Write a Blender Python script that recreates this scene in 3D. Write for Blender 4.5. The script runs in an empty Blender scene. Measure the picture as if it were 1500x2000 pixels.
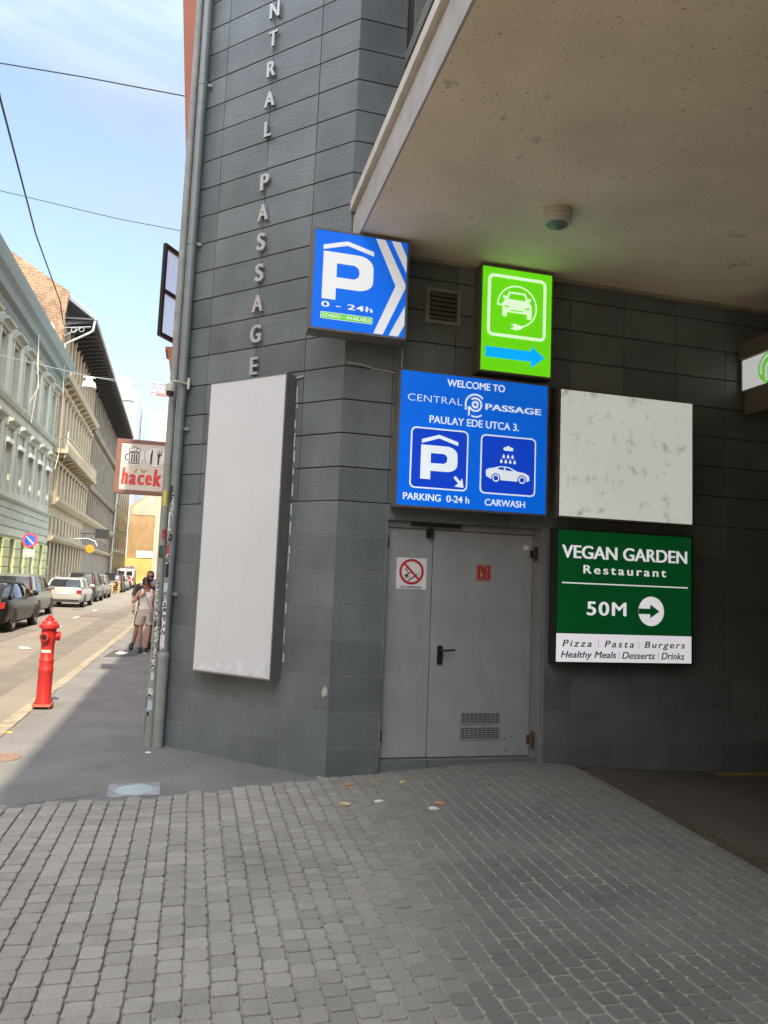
import bpy, math, random
from mathutils import Vector, Matrix
random.seed(7)
R = math.radians
S = bpy.context.scene
COL = S.collection

# ------------------------------------------------------------------ camera
W, H_, F = 1500.0, 2000.0, 1430.0
def camdir(px, py): return Vector((px - W/2, -(py - H_/2), -F))
up = -camdir(1352, -13700).normalized()
if up.y < 0: up = -up
st = camdir(378, 1124); st = (st - up*st.dot(up)).normalized()
xx = st.cross(up).normalized()
rot = Matrix((xx, st, up))
cd = bpy.data.cameras.new('camera'); cam = bpy.data.objects.new('camera', cd); COL.objects.link(cam)
cam.matrix_world = Matrix.Translation((0, 0, 1.75)) @ rot.to_4x4()
cd.sensor_fit = 'VERTICAL'; cd.sensor_height = 24.0; cd.lens = 24.0*F/H_; cd.clip_start = .05; cd.clip_end = 3000
S.camera = cam

# ------------------------------------------------------------------ sky, sun, exposure
SUNV = Vector((-.080, .777, -1.0)).normalized()
SUN_EL = math.asin(-SUNV.z)
world = bpy.data.worlds.new('World'); S.world = world; world.use_nodes = True
nt = world.node_tree; nt.nodes.clear()
wo = nt.nodes.new('ShaderNodeOutputWorld'); bg = nt.nodes.new('ShaderNodeBackground')
sky = nt.nodes.new('ShaderNodeTexSky'); sky.sky_type = 'NISHITA'; sky.sun_disc = False
sky.sun_elevation = SUN_EL; sky.sun_rotation = math.atan2(-SUNV.x, -SUNV.y)
sky.air_density = 1.0; sky.dust_density = 1.6; sky.ozone_density = 1.2
tc = nt.nodes.new('ShaderNodeTexCoord'); mp = nt.nodes.new('ShaderNodeMapping')
mp.inputs['Scale'].default_value = (1.2, 1.0, 3.2); mp.inputs['Location'].default_value = (.35, .2, .1)
n1 = nt.nodes.new('ShaderNodeTexNoise'); n1.inputs['Scale'].default_value = 2.1; n1.inputs['Detail'].default_value = 7
n1.inputs['Roughness'].default_value = .58; n1.inputs['Distortion'].default_value = .5
cr = nt.nodes.new('ShaderNodeMapRange'); cr.inputs['From Min'].default_value = .47; cr.inputs['From Max'].default_value = .78
cr.inputs['To Min'].default_value = .25; cr.inputs['To Max'].default_value = .8
mx = nt.nodes.new('ShaderNodeMix'); mx.data_type = 'RGBA'
L = nt.links.new
# thin clouds: dull in view, extra brightness added round the unseen sun fills the shade
dt = nt.nodes.new('ShaderNodeVectorMath'); dt.operation = 'DOT_PRODUCT'; dt.inputs[1].default_value = -SUNV
nm = nt.nodes.new('ShaderNodeVectorMath'); nm.operation = 'NORMALIZE'; L(tc.outputs['Generated'], nm.inputs[0]); L(nm.outputs['Vector'], dt.inputs[0])
fw = nt.nodes.new('ShaderNodeMapRange'); fw.inputs['From Min'].default_value = -.1; fw.inputs['From Max'].default_value = .95; fw.inputs['To Min'].default_value = 1.85; fw.inputs['To Max'].default_value = 24; L(dt.outputs['Value'], fw.inputs['Value'])
cs = nt.nodes.new('ShaderNodeVectorMath'); cs.operation = 'SCALE'; cs.inputs[0].default_value = (.95, 1.0, 1.03); L(fw.outputs['Result'], cs.inputs['Scale']); L(cs.outputs['Vector'], mx.inputs['B'])
L(tc.outputs['Generated'], mp.inputs['Vector']); L(mp.outputs['Vector'], n1.inputs['Vector'])
L(n1.outputs['Fac'], cr.inputs['Value']); L(cr.outputs['Result'], mx.inputs['Factor'])
L(sky.outputs['Color'], mx.inputs['A']); L(mx.outputs['Result'], bg.inputs['Color'])
bg.inputs['Strength'].default_value = .125
L(bg.outputs['Background'], wo.inputs['Surface'])
sd = bpy.data.lights.new('sun', 'SUN'); sun = bpy.data.objects.new('sun', sd); COL.objects.link(sun)
sd.energy = 2.4; sd.angle = R(.53); sd.color = (1, .87, .66)
sun.rotation_euler = SUNV.to_track_quat('-Z', 'Y').to_euler(); sun.location = (5, -20, 40)
S.view_settings.view_transform = 'Standard'; S.view_settings.look = 'None'
S.view_settings.exposure = 1.78; S.view_settings.gamma = 1
S.cycles.max_bounces = 8; S.cycles.diffuse_bounces = 5

# ------------------------------------------------------------------ materials
def srgb(r, g, b):
    f = lambda c: (c/255/12.92) if c/255 <= .04045 else ((c/255+.055)/1.055)**2.4
    return (f(r), f(g), f(b))
def mat(name, col, rough=.6, metal=0., var=.12, scale=6., bump=.0, bscale=60., tone=0., emit=0., spec=.5,
        stretch=None, stain=0., stain_col=(.02, .02, .018), stain_scale=1.3, stain_lo=.55, stain_hi=.7, coat=0., alpha=1., speck=0., speck_scale=300., streak=None):
    m = bpy.data.materials.new(name); m.use_nodes = True
    t = m.node_tree; N = t.nodes; K = t.links.new
    b = N['Principled BSDF']
    b.inputs['Roughness'].default_value = rough; b.inputs['Metallic'].default_value = metal
    b.inputs['Specular IOR Level'].default_value = spec; b.inputs['Coat Weight'].default_value = coat
    b.inputs['Coat Roughness'].default_value = .06
    tcn = N.new('ShaderNodeTexCoord'); vec = tcn.outputs['Object']
    if stretch:
        mpn = N.new('ShaderNodeMapping'); mpn.inputs['Scale'].default_value = stretch[0]; mpn.inputs['Rotation'].default_value = stretch[1]
        K(vec, mpn.inputs['Vector']); vec2 = mpn.outputs['Vector']
    else: vec2 = vec
    nz = N.new('ShaderNodeTexNoise'); nz.inputs['Scale'].default_value = scale; nz.inputs['Detail'].default_value = 6
    K(vec, nz.inputs['Vector'])
    mr = N.new('ShaderNodeMapRange'); mr.inputs['From Min'].default_value = .3; mr.inputs['From Max'].default_value = .7
    mr.inputs['To Min'].default_value = 1-var; mr.inputs['To Max'].default_value = 1+var
    K(nz.outputs['Fac'], mr.inputs['Value']); fac = mr.outputs['Result']
    if tone:
        at = N.new('ShaderNodeAttribute'); at.attribute_name = 'tone'
        m2 = N.new('ShaderNodeMapRange'); m2.inputs['To Min'].default_value = 1-tone; m2.inputs['To Max'].default_value = 1+tone
        K(at.outputs['Fac'], m2.inputs['Value'])
        mu = N.new('ShaderNodeMath'); mu.operation = 'MULTIPLY'; K(fac, mu.inputs[0]); K(m2.outputs['Result'], mu.inputs[1]); fac = mu.outputs[0]
    if speck:
        n3 = N.new('ShaderNodeTexNoise'); n3.inputs['Scale'].default_value = speck_scale; n3.inputs['Detail'].default_value = 2; K(vec, n3.inputs['Vector'])
        m3 = N.new('ShaderNodeMapRange'); m3.inputs['From Min'].default_value = .3; m3.inputs['From Max'].default_value = .7
        m3.inputs['To Min'].default_value = 1-speck; m3.inputs['To Max'].default_value = 1+speck; K(n3.outputs['Fac'], m3.inputs['Value'])
        mu = N.new('ShaderNodeMath'); mu.operation = 'MULTIPLY'; K(fac, mu.inputs[0]); K(m3.outputs['Result'], mu.inputs[1]); fac = mu.outputs[0]
    vm = N.new('ShaderNodeVectorMath'); vm.operation = 'SCALE'; vm.inputs[0].default_value = col[:3]; K(fac, vm.inputs['Scale'])
    out = vm.outputs['Vector']
    if stain:
        n4 = N.new('ShaderNodeTexNoise'); n4.inputs['Scale'].default_value = stain_scale; n4.inputs['Detail'].default_value = 8; n4.inputs['Roughness'].default_value = .65
        if streak:
            mp4 = N.new('ShaderNodeMapping'); mp4.inputs['Scale'].default_value = streak; K(vec, mp4.inputs['Vector']); K(mp4.outputs['Vector'], n4.inputs['Vector'])
        else: K(vec, n4.inputs['Vector'])
        m4 = N.new('ShaderNodeMapRange'); m4.inputs['From Min'].default_value = stain_lo; m4.inputs['From Max'].default_value = stain_hi; m4.inputs['To Max'].default_value = stain
        K(n4.outputs['Fac'], m4.inputs['Value'])
        mi = N.new('ShaderNodeMix'); mi.data_type = 'RGBA'; K(m4.outputs['Result'], mi.inputs['Factor']); K(out, mi.inputs['A']); mi.inputs['B'].default_value = (*stain_col, 1)
        out = mi.outputs['Result']
    K(out, b.inputs['Base Color'])
    if emit:
        K(out, b.inputs['Emission Color']); b.inputs['Emission Strength'].default_value = emit*1.25/2**S.view_settings.exposure
    if bump:
        n2 = N.new('ShaderNodeTexNoise'); n2.inputs['Scale'].default_value = bscale; n2.inputs['Detail'].default_value = 5; K(vec2, n2.inputs['Vector'])
        bp = N.new('ShaderNodeBump'); bp.inputs['Strength'].default_value = bump; bp.inputs['Distance'].default_value = .01
        K(n2.outputs['Fac'], bp.inputs['Height']); K(bp.outputs['Normal'], b.inputs['Normal'])
    if alpha < 1: b.inputs['Alpha'].default_value = alpha
    return m

slate = mat('slate cladding', (.138, .154, .157), .48, var=.16, scale=2.2, bump=.4, bscale=9, tone=.17, stain=.38, stain_col=(.22,.225,.21), stain_scale=1.6, stain_lo=.48, stain_hi=.72, streak=(1.6,1.6,.45), stretch=((1, 1, 5), (0, R(25), R(20))), speck=.08, speck_scale=40)
joint_dark = mat('open joint', (.008, .008, .009), .9, var=.1)
grout = mat('pale grout', (.2, .2, .19), .9, var=.3, scale=20)
def soffit_material():
    m = mat('stained render', (.86, .735, .54), .9, var=.10, scale=1.6, bump=.5, bscale=45, stain=.75, stain_col=(.07, .06, .045), stain_scale=3.2, stain_lo=.62, stain_hi=.78)
    t = m.node_tree; N = t.nodes; K = t.links.new; b = N['Principled BSDF']; src = b.inputs['Base Color'].links[0].from_socket
    tcn = N.new('ShaderNodeTexCoord')
    v = N.new('ShaderNodeTexNoise'); v.inputs['Scale'].default_value = 26; v.inputs['Detail'].default_value = 4; v.inputs['Roughness'].default_value = .6; K(tcn.outputs['Object'], v.inputs['Vector'])
    mr = N.new('ShaderNodeMapRange'); mr.inputs['From Min'].default_value = .635; mr.inputs['From Max'].default_value = .70; mr.inputs['To Max'].default_value = .6
    K(v.outputs['Fac'], mr.inputs['Value'])
    mi = N.new('ShaderNodeMix'); mi.data_type = 'RGBA'; K(mr.outputs['Result'], mi.inputs['Factor']); K(src, mi.inputs['A']); mi.inputs['B'].default_value = (.045, .04, .03, 1)
    K(mi.outputs['Result'], b.inputs['Base Color'])
    return m
stucco = soffit_material()
fascia_m = mat('painted fascia', (.42, .40, .38), .7, var=.15, scale=4, bump=.1, stain=.5, stain_col=(.16, .14, .12), stain_scale=2)
strip_m = mat('pale metal flashing', (.62, .58, .50), .5, var=.1, scale=8)
concrete_dark = mat('dark concrete', (.07, .068, .06), .9, var=.2, scale=2, bump=.2)
grey_metal = mat('grey facade metal', (.22, .21, .19), .5, metal=.3, var=.08)
dark_glass = mat('dark window glass', (.03, .035, .04), .08, var=.1)
door_m = mat('grey door paint', (.33, .33, .322), .42, var=.07, scale=3, bump=.10, bscale=5, stain=.35, stain_col=(.14, .13, .115), stain_scale=2.6, stain_lo=.52, stain_hi=.8, streak=(2.2,2.2,.5))
frame_m = mat('door frame steel', (.23, .225, .215), .5, var=.1)
black_m = mat('black plastic', (.012, .012, .012), .45, var=.15)
rust_m = mat('rusted hinge', (.09, .04, .025), .8, var=.3, scale=30)
case_m = mat('brown sign casing', (.17, .148, .122), .5, metal=.2, var=.15, scale=5)
case_g = mat('grey sign casing', (.17, .165, .155), .5, metal=.2, var=.12, scale=5)
case_d = mat('dark sign casing', (.02, .021, .02), .5, var=.15)
banner_m = mat('white banner film', (.64, .64, .645), .38, var=.035, scale=1.4, bump=.06, bscale=3, stain=.16, stain_col=(.42,.41,.39), stain_scale=2.2, stain_lo=.52, stain_hi=.75, streak=(2.5,2.5,.3))
film_m = mat('loose film edge', (.68, .68, .69), .25, var=.1, scale=14, bump=.5, bscale=18)
blue_m = mat('lit blue acrylic', (.002, .105, .57), .3, var=.05, scale=1.5, emit=.70)
blue2_m = mat('lit dark blue acrylic', (.004, .035, .36), .3, var=.03, emit=.95)
white_e = mat('lit white acrylic', (.74, .76, .76), .3, var=.02, emit=.40)
white_e2 = mat('lit cool white acrylic', (.66, .72, .78), .3, var=.02, emit=.62)
green_e = mat('lit green acrylic', (.12, .58, .006), .3, var=.05, scale=2, emit=.8)
green2_e = mat('lit badge green', (.10, .42, .03), .3, var=.02, emit=.8)
paleg_e = mat('lit pale green acrylic', (.72, .9, .66), .3, var=.02, emit=.7)
cyan_e = mat('lit cyan acrylic', (.0, .30, .85), .3, var=.02, emit=1.0)
blank_e = mat('blank lit panel', (.60, .625, .57), .4, var=.03, scale=1.2, emit=.52, stain=.62, stain_col=(.17, .17, .15), stain_scale=7, stain_lo=.55, stain_hi=.70)
vgreen = mat('lit deep green acrylic', (.002, .055, .012), .35, var=.04, emit=.55)
vwhite = mat('lit lilac white acrylic', (.68, .66, .70), .35, var=.02, emit=.62)
vink = mat('dark green ink', (.01, .02, .012), .5, var=.1)
ltr_m = mat('brushed sign letters', (.47, .47, .46), .4, metal=.2, var=.05)
cream_plastic = mat('cream plastic', (.55, .50, .42), .4, var=.06)
lens_m = mat('lamp lens', (.16, .17, .14), .3, var=.3, scale=30)
asphalt = mat('sidewalk asphalt', (.168, .166, .160), .85, var=.16, scale=1.4, bump=.25, bscale=60, speck=.20, speck_scale=55, stain=.35, stain_col=(.07, .07, .07), stain_scale=1.7)
road_m = mat('road asphalt', (.20, .178, .145), .9, var=.14, scale=.5, bump=.2, bscale=60, speck=.15, speck_scale=80, stain=.3, stain_col=(.09, .085, .08), stain_scale=.6)
patch_m = mat('dark asphalt patch', (.07, .07, .072), .9, var=.2, speck=.2, speck_scale=90)
kerb_m = mat('worn kerb stone', (.29, .245, .18), .9, var=.3, scale=5, bump=.4, bscale=20)
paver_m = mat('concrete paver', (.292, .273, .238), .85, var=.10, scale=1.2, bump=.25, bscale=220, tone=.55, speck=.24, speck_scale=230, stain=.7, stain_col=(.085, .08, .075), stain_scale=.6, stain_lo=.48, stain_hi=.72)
bed_m = mat('joint sand', (.30, .275, .23), .95, var=.25, scale=3)
garage_m = mat('garage floor', (.09, .075, .055), .8, var=.2, scale=1.2, bump=.1)
grate_m = mat('rusty grate', (.11, .085, .06), .7, var=.3, scale=30)
yellow_m = mat('yellow floor paint', (.3, .19, .03), .8, var=.2)
terracotta = mat('terracotta render', (.46, .18, .12), .85, var=.12, scale=2, bump=.1)
pipe_m = mat('painted drainpipe', (.20, .225, .225), .45, metal=.1, var=.12, scale=5, bump=.05, bscale=20, stain=.4, stain_col=(.12, .12, .10), stain_scale=5)
pipe2_m = mat('cast iron pipe', (.27, .275, .25), .6, var=.15, scale=6, bump=.15, bscale=25, stain=.5, stain_col=(.10, .09, .07), stain_scale=4)
black_frame = mat('black window frame', (.012, .014, .016), .4, var=.1)
frost_m = mat('sky-lit glazing', (.75, .80, .84), .1, var=.03, alpha=.35)
red_paint = mat('red hydrant paint', (.42, .022, .02), .42, var=.16, scale=9, bump=.12, bscale=40, stain=.3, stain_col=(.16,.03,.02), stain_scale=14)
white_paint = mat('white paint', (.78, .77, .74), .5, var=.06)
def sticker_material():
    m = mat('printed stickers', (.62, .62, .58), .5, var=.1, tone=.25)
    t = m.node_tree; N = t.nodes; K = t.links.new; b = N['Principled BSDF']; src = b.inputs['Base Color'].links[0].from_socket
    tcn = N.new('ShaderNodeTexCoord'); mpn = N.new('ShaderNodeMapping'); mpn.inputs['Scale'].default_value = (1, 1, .8); K(tcn.outputs['Object'], mpn.inputs['Vector'])
    v = N.new('ShaderNodeTexVoronoi'); v.inputs['Scale'].default_value = 75; K(mpn.outputs['Vector'], v.inputs['Vector'])
    c = N.new('ShaderNodeSeparateColor'); K(v.outputs['Color'], c.inputs['Color'])
    g = N.new('ShaderNodeMath'); g.operation = 'GREATER_THAN'; g.inputs[1].default_value = .66; K(c.outputs['Red'], g.inputs[0])
    mi = N.new('ShaderNodeMix'); mi.data_type = 'RGBA'; K(g.outputs[0], mi.inputs['Factor']); K(src, mi.inputs['A']); mi.inputs['B'].default_value = (.03, .03, .03, 1)
    K(mi.outputs['Result'], b.inputs['Base Color']); return m
sticker_m = sticker_material()

# ------------------------------------------------------------------ mesh helpers
class MB:
    def __init__(s): s.v = []; s.f = []; s.t = []
    def add(s, vs, fs, tone=.5):
        o = len(s.v); s.v += [tuple(p) for p in vs]; s.f += [[i+o for i in f] for f in fs]; s.t += [tone]*len(fs); return s
    def box(s, x0, x1, y0, y1, z0, z1, tone=.5, M=None):
        vs = [Vector(p) for p in ((x0,y0,z0),(x1,y0,z0),(x1,y1,z0),(x0,y1,z0),(x0,y0,z1),(x1,y0,z1),(x1,y1,z1),(x0,y1,z1))]
        if M: vs = [M @ p for p in vs]
        return s.add(vs, [(0,3,2,1),(4,5,6,7),(0,1,5,4),(1,2,6,5),(2,3,7,6),(3,0,4,7)], tone)
    def bbox(s, x0, x1, y0, y1, z0, z1, b=.006, tone=.5):      # box whose front (-y) edges are bevelled
        vs = [(x0,y1,z0),(x1,y1,z0),(x1,y1,z1),(x0,y1,z1), (x0,y0+b,z0),(x1,y0+b,z0),(x1,y0+b,z1),(x0,y0+b,z1), (x0+b,y0,z0+b),(x1-b,y0,z0+b),(x1-b,y0,z1-b),(x0+b,y0,z1-b)]
        fs = [(8,9,10,11)]
        for i in range(4):
            j = (i+1) % 4; fs += [(4+i,4+j,8+j,8+i),(i,j,4+j,4+i)]
        return s.add(vs, fs, tone)
    def quad(s, *p, tone=.5): return s.add(p, [tuple(range(len(p)))], tone)
    def prism(s, poly, a, b, axis='y', tone=.5):               # polygon extruded along an axis from a to b
        f = {'y': lambda p, d: (p[0], d, p[1]), 'x': lambda p, d: (d, p[0], p[1]), 'z': lambda p, d: (p[0], p[1], d)}[axis]
        n = len(poly); vs = [f(p, a) for p in poly] + [f(p, b) for p in poly]
        fs = [tuple(range(n)), tuple(range(2*n-1, n-1, -1))] + [(i, i+n, (i+1) % n + n, (i+1) % n) for i in range(n)]
        return s.add(vs, fs, tone)
    def tube(s, pts, r, n=10, tone=.5, caps=True):
        pts = [Vector(p) for p in pts]; rs = r if isinstance(r, (list, tuple)) else [r]*len(pts)
        o = len(s.v); ref = None
        for i, p in enumerate(pts):
            d = (pts[min(i+1, len(pts)-1)] - pts[max(i-1, 0)]).normalized()
            if ref is None: ref = Vector((0,0,1)) if abs(d.z) < .9 else Vector((1,0,0))
            a = d.cross(ref).normalized(); b = a.cross(d).normalized(); ref = b if abs(b.dot(d)) < .9 else ref
            for k in range(n):
                th = 2*math.pi*k/n; s.v.append(tuple(p + (a*math.cos(th) + b*math.sin(th))*rs[i]))
        for i in range(len(pts)-1):
            for k in range(n):
                s.f.append([o+i*n+k, o+i*n+(k+1) % n, o+(i+1)*n+(k+1) % n, o+(i+1)*n+k]); s.t.append(tone)
        if caps:
            s.f.append([o+k for k in range(n)][::-1]); s.f.append([o+(len(pts)-1)*n+k for k in range(n)]); s.t += [tone]*2
        return s
    def lathe(s, prof, n=24, M=None, tone=.5):                 # profile [(r, z)] about the z axis
        o = len(s.v)
        for r, z in prof:
            for k in range(n):
                p = Vector((r*math.cos(2*math.pi*k/n), r*math.sin(2*math.pi*k/n), z)); s.v.append(tuple(M @ p if M else p))
        for i in range(len(prof)-1):
            for k in range(n):
                s.f.append([o+i*n+k, o+i*n+(k+1) % n, o+(i+1)*n+(k+1) % n, o+(i+1)*n+k]); s.t.append(tone)
        s.f.append([o+k for k in range(n)][::-1]); s.f.append([o+(len(prof)-1)*n+k for k in range(n)]); s.t += [tone]*2
        return s
    def ball(s, c, r, n=12, sx=1, sy=1, sz=1, M=None, tone=.5):
        m = max(6, n//2); prof = [(math.sin(math.pi*i/m)*r+1e-4, -math.cos(math.pi*i/m)*r) for i in range(m+1)]
        T = Matrix.Translation(c) @ (M or Matrix()) @ Matrix.Diagonal((sx, sy, sz, 1)); return s.lathe(prof, n, T, tone)
    def build(s, name, m, parent=None, smooth=False, bevel=0, kind=None):
        me = bpy.data.meshes.new(name); me.from_pydata(s.v, [], s.f); me.validate()
        if len(me.polygons) == len(s.t):
            at = me.attributes.new('tone', 'FLOAT', 'FACE'); at.data.foreach_set('value', s.t)
        me.materials.append(m); o = bpy.data.objects.new(name, me); COL.objects.link(o)
        if smooth:
            me.polygons.foreach_set('use_smooth', [True]*len(me.polygons)); 
            try: me.set_sharp_from_angle(angle=R(40))
            except Exception: pass
        if bevel:
            b = o.modifiers.new('bevel', 'BEVEL'); b.width = bevel; b.segments = 2; b.limit_method = 'ANGLE'; b.angle_limit = R(40)
        if parent: o.parent = parent
        if kind: o['kind'] = kind
        return o
def tag(o, label, cat, group=None):
    o['label'] = label; o['category'] = cat
    if group: o['group'] = group
    return o
def empty(name, loc=(0,0,0), rz=0, label=None, cat=None, group=None):
    o = bpy.data.objects.new(name, None); COL.objects.link(o); o.location = loc; o.rotation_euler = (0,0,rz); o.empty_display_size = .2
    if label: tag(o, label, cat, group)
    return o
def kids(o): return [c for c in bpy.data.objects if c.parent == o]
def copy_tree(o, parent=None):
    c = o.copy(); COL.objects.link(c); c.parent = parent
    for ch in kids(o): copy_tree(ch, c)
    return c
def mesh_obj(name, me, m, parent):
    me.name = name; me.materials.clear(); me.materials.append(m)
    o = bpy.data.objects.new(name, me); COL.objects.link(o)
    if parent: o.parent = parent
    return o
def curve_mesh(cu, y, xform=None, depth=0):
    cu.extrude = depth/2
    t = bpy.data.objects.new('tmp', cu); COL.objects.link(t)
    bpy.context.view_layer.update()
    me = bpy.data.meshes.new_from_object(t.evaluated_get(bpy.context.evaluated_depsgraph_get()))
    bpy.data.objects.remove(t); bpy.data.curves.remove(cu)
    if xform: xform(me)
    for v in me.vertices: v.co = (v.co.x, y - v.co.z - depth/2, v.co.y)
    return me
# printed graphics in a sign's own (x, z) plane; y is how far in front of the panel they sit
def shape(name, loops, m, parent, y=-.003, depth=0):
    cu = bpy.data.curves.new('c', 'CURVE'); cu.dimensions = '2D'; cu.fill_mode = 'BOTH'
    for lp in loops:
        sp = cu.splines.new('POLY'); sp.points.add(len(lp)-1); sp.use_cyclic_u = True
        for i, p in enumerate(lp): sp.points[i].co = (p[0], p[1], 0, 1)
    return mesh_obj(name, curve_mesh(cu, y, None, depth), m, parent)
def text(name, lines, m, parent, y=-.003, depth=0):            # lines: (string, x0, x1, z0, z1, bold, spacing, shear)
    vs = []; fs = []
    for (body, x0, x1, z0, z1, bold, space, shear) in lines:
        base = 0 if 'M' in body else min(bold, .007); e = max(0, bold-base)*1.25
        ez = e*.7 if base == 0 else 0
        for k, (dx, dz) in enumerate(((0,0), (-e,0), (e,0), (0,ez), (0,-ez)) if ez else ((0,0), (-e,0), (e,0)) if e else ((0,0),)):   # heavier stems: the outline printed several times, side by side
            cu = bpy.data.curves.new('t', 'FONT'); cu.body = body; cu.offset = base; cu.space_character = space; cu.shear = shear; cu.fill_mode = 'BOTH'
            def fit(me):
                xs = [v.co.x for v in me.vertices]; ys = [v.co.y for v in me.vertices]
                a, b, c, d = min(xs)-e, max(xs)+e, min(ys)-ez, max(ys)+ez
                for v in me.vertices: v.co.x = x0 + (v.co.x+dx-a)*(x1-x0)/(b-a); v.co.y = z0 + (v.co.y+dz-c)*(z1-z0)/(d-c)
            me = curve_mesh(cu, y-k*.0004, fit, depth); n = len(vs)
            vs += [tuple(v.co) for v in me.vertices]; fs += [[i+n for i in p.vertices] for p in me.polygons]
            bpy.data.meshes.remove(me)
    me = bpy.data.meshes.new(name); me.from_pydata(vs, [], fs)
    return mesh_obj(name, me, m, parent)
def rrect(x0, x1, z0, z1, r, n=5):
    out = []
    for cx, cz, a in ((x1-r, z1-r, 0), (x0+r, z1-r, 90), (x0+r, z0+r, 180), (x1-r, z0+r, 270)):
        out += [(cx + r*math.cos(R(a+90*i/n)), cz + r*math.sin(R(a+90*i/n))) for i in range(n+1)]
    return out
def ring(x0, x1, z0, z1, r, w): return [rrect(x0, x1, z0, z1, r), rrect(x0+w, x1-w, z0+w, z1-w, max(r-w, .003))]
def circ(cx, cz, r, n=28, a0=0, a1=360): return [(cx + r*math.cos(R(a0+(a1-a0)*i/n)), cz + r*math.sin(R(a0+(a1-a0)*i/n))) for i in range(n if a1-a0 == 360 else n+1)]
def arc(cx, cz, r, w, a0, a1, n=20): return circ(cx, cz, r+w/2, n, a0, a1) + circ(cx, cz, r-w/2, n, a0, a1)[::-1]
def stroke(pts, w):
    P = [Vector(p) for p in pts]; Lf, Rt = [], []
    for i, p in enumerate(P):
        d = (P[min(i+1, len(P)-1)] - P[max(i-1, 0)]).normalized(); n = Vector((-d.y, d.x))*w/2
        Lf.append(tuple(p+n)); Rt.append(tuple(p-n))
    return Lf + Rt[::-1]

# ------------------------------------------------------------------ ground
def hgt(x, y):
    t = min(max((y-3.5)/3.0, 0), 1); t = t*t*(3-2*t)
    return .1*math.exp(-((x-3.0)/1.2)**2)*t
def ramp(x):
    return -.02*max(0, x-4.0) if x < 30 else 0
MB().quad((-700,-300,-.30),(700,-300,-.30),(700,1200,-.30),(-700,1200,-.30)).build('ground', road_m, kind='structure')
road = MB()
RK = [(-1.98,-40),(-1.98,5),(-2.0,11),(-1.95,16),(-1.9,40),(-2.3,80),(-3.8,125)]
LK = [(-7.0,-40),(-7.0,5),(-7.0,11),(-7.0,16),(-7.05,40),(-7.6,80),(-9.3,125)]
for i in range(len(RK)-1):
    a, b, c, d = LK[i], RK[i], RK[i+1], LK[i+1]
    road.quad((*a,-.06),(*b,-.06),(*c,-.06),(*d,-.06))
road.quad((-30,125,-.06),(-3.8,125,-.06),(-3.8,160,-.06),(-30,160,-.06))
road.build('road', road_m, kind='structure')
# sidewalks: slabs with a real edge
bound = [(-1.82,5.99),(-1.265,6.066),(-.117,6.224),(1.266,6.588)]
sw = MB()
poly = [(x, y-.07) for x, y in bound] + [(2.0,6.9),(2.0,9),(0.4,9.5),(.4,40),(.2,80),(-1.2,125)] + [(-3.65,125),(-2.15,80),(-1.75,40),(-1.8,16),(-1.85,11)]
sw.prism(poly, -.25, -.004, 'z'); sw.build('sidewalk', asphalt, kind='structure')
fs_ = MB(); fs_.prism([(-7.15,-40),(-7.15,40),(-7.7,80),(-9.4,125),(-13,125),(-13,-40)], -.25, .02, 'z'); fs_.build('far_sidewalk', asphalt, kind='structure')
kb = MB()
def kerb_run(path, w, top, seg=1.0):
    for i in range(len(path)-1):
        a, b = Vector(path[i]), Vector(path[i+1]); n = max(1, int((b-a).length/seg)); d = (b-a)/n; nn = Vector((-d.y, d.x)).normalized()*w/2
        for k in range(n):
            p, q = a+d*(k+.008), a+d*(k+.992); dz = random.uniform(-.012, .006); jx = Vector((random.uniform(-.008,.008), 0))
            kb.prism([tuple(p-nn+jx), tuple(q-nn+jx), tuple(q+nn+jx), tuple(p+nn+jx)], -.2, top+dz, 'z', tone=random.random())
kerb_run([(-1.90,-5),(-1.91,11),(-1.87,16),(-1.82,40),(-2.22,80),(-3.72,125)], .15, .008)
kerb_run([(-7.08,-5),(-7.08,40),(-7.65,80),(-9.35,125)], .15, .03)
kb.build('kerb', kerb_m, kind='structure', bevel=0)
# asphalt repairs
pt = MB(); pt.quad((-1.70,16.3,.001),(-1.15,16.45,.001),(-.85,17.7,.001),(-1.62,17.75,.001)); pt.build('sidewalk_patch', patch_m, kind='structure')
rp = MB()
for iz, (a, b, c_, d) in enumerate((((-3.1,9),(-2.5,9),(-2.75,44),(-3.5,44)), ((-5.2,19),(-4.5,18.6),(-4.4,24.2),(-5.1,24.4)), ((-4.3,31),(-2.6,31.4),(-2.7,35),(-4.2,34.6)))): rp.quad((*a,-.0565+.003*iz),(*b,-.0565+.003*iz),(*c_,-.0565+.003*iz),(*d,-.0565+.003*iz))
rp.build('road_repair', mat('patched road asphalt', (.155,.138,.113), .9, var=.15, scale=1.2, speck=.15, speck_scale=60), kind='structure')
lm = MB()
for y0, x0 in ((30,-4.35),(24.5,-4.1),(36,-4.4)): lm.quad((x0,y0,-.044),(x0+.12,y0,-.044),(x0+.12,y0+1.2,-.044),(x0,y0+1.2,-.044))
lm.build('road_marking', white_paint, kind='structure')
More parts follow.
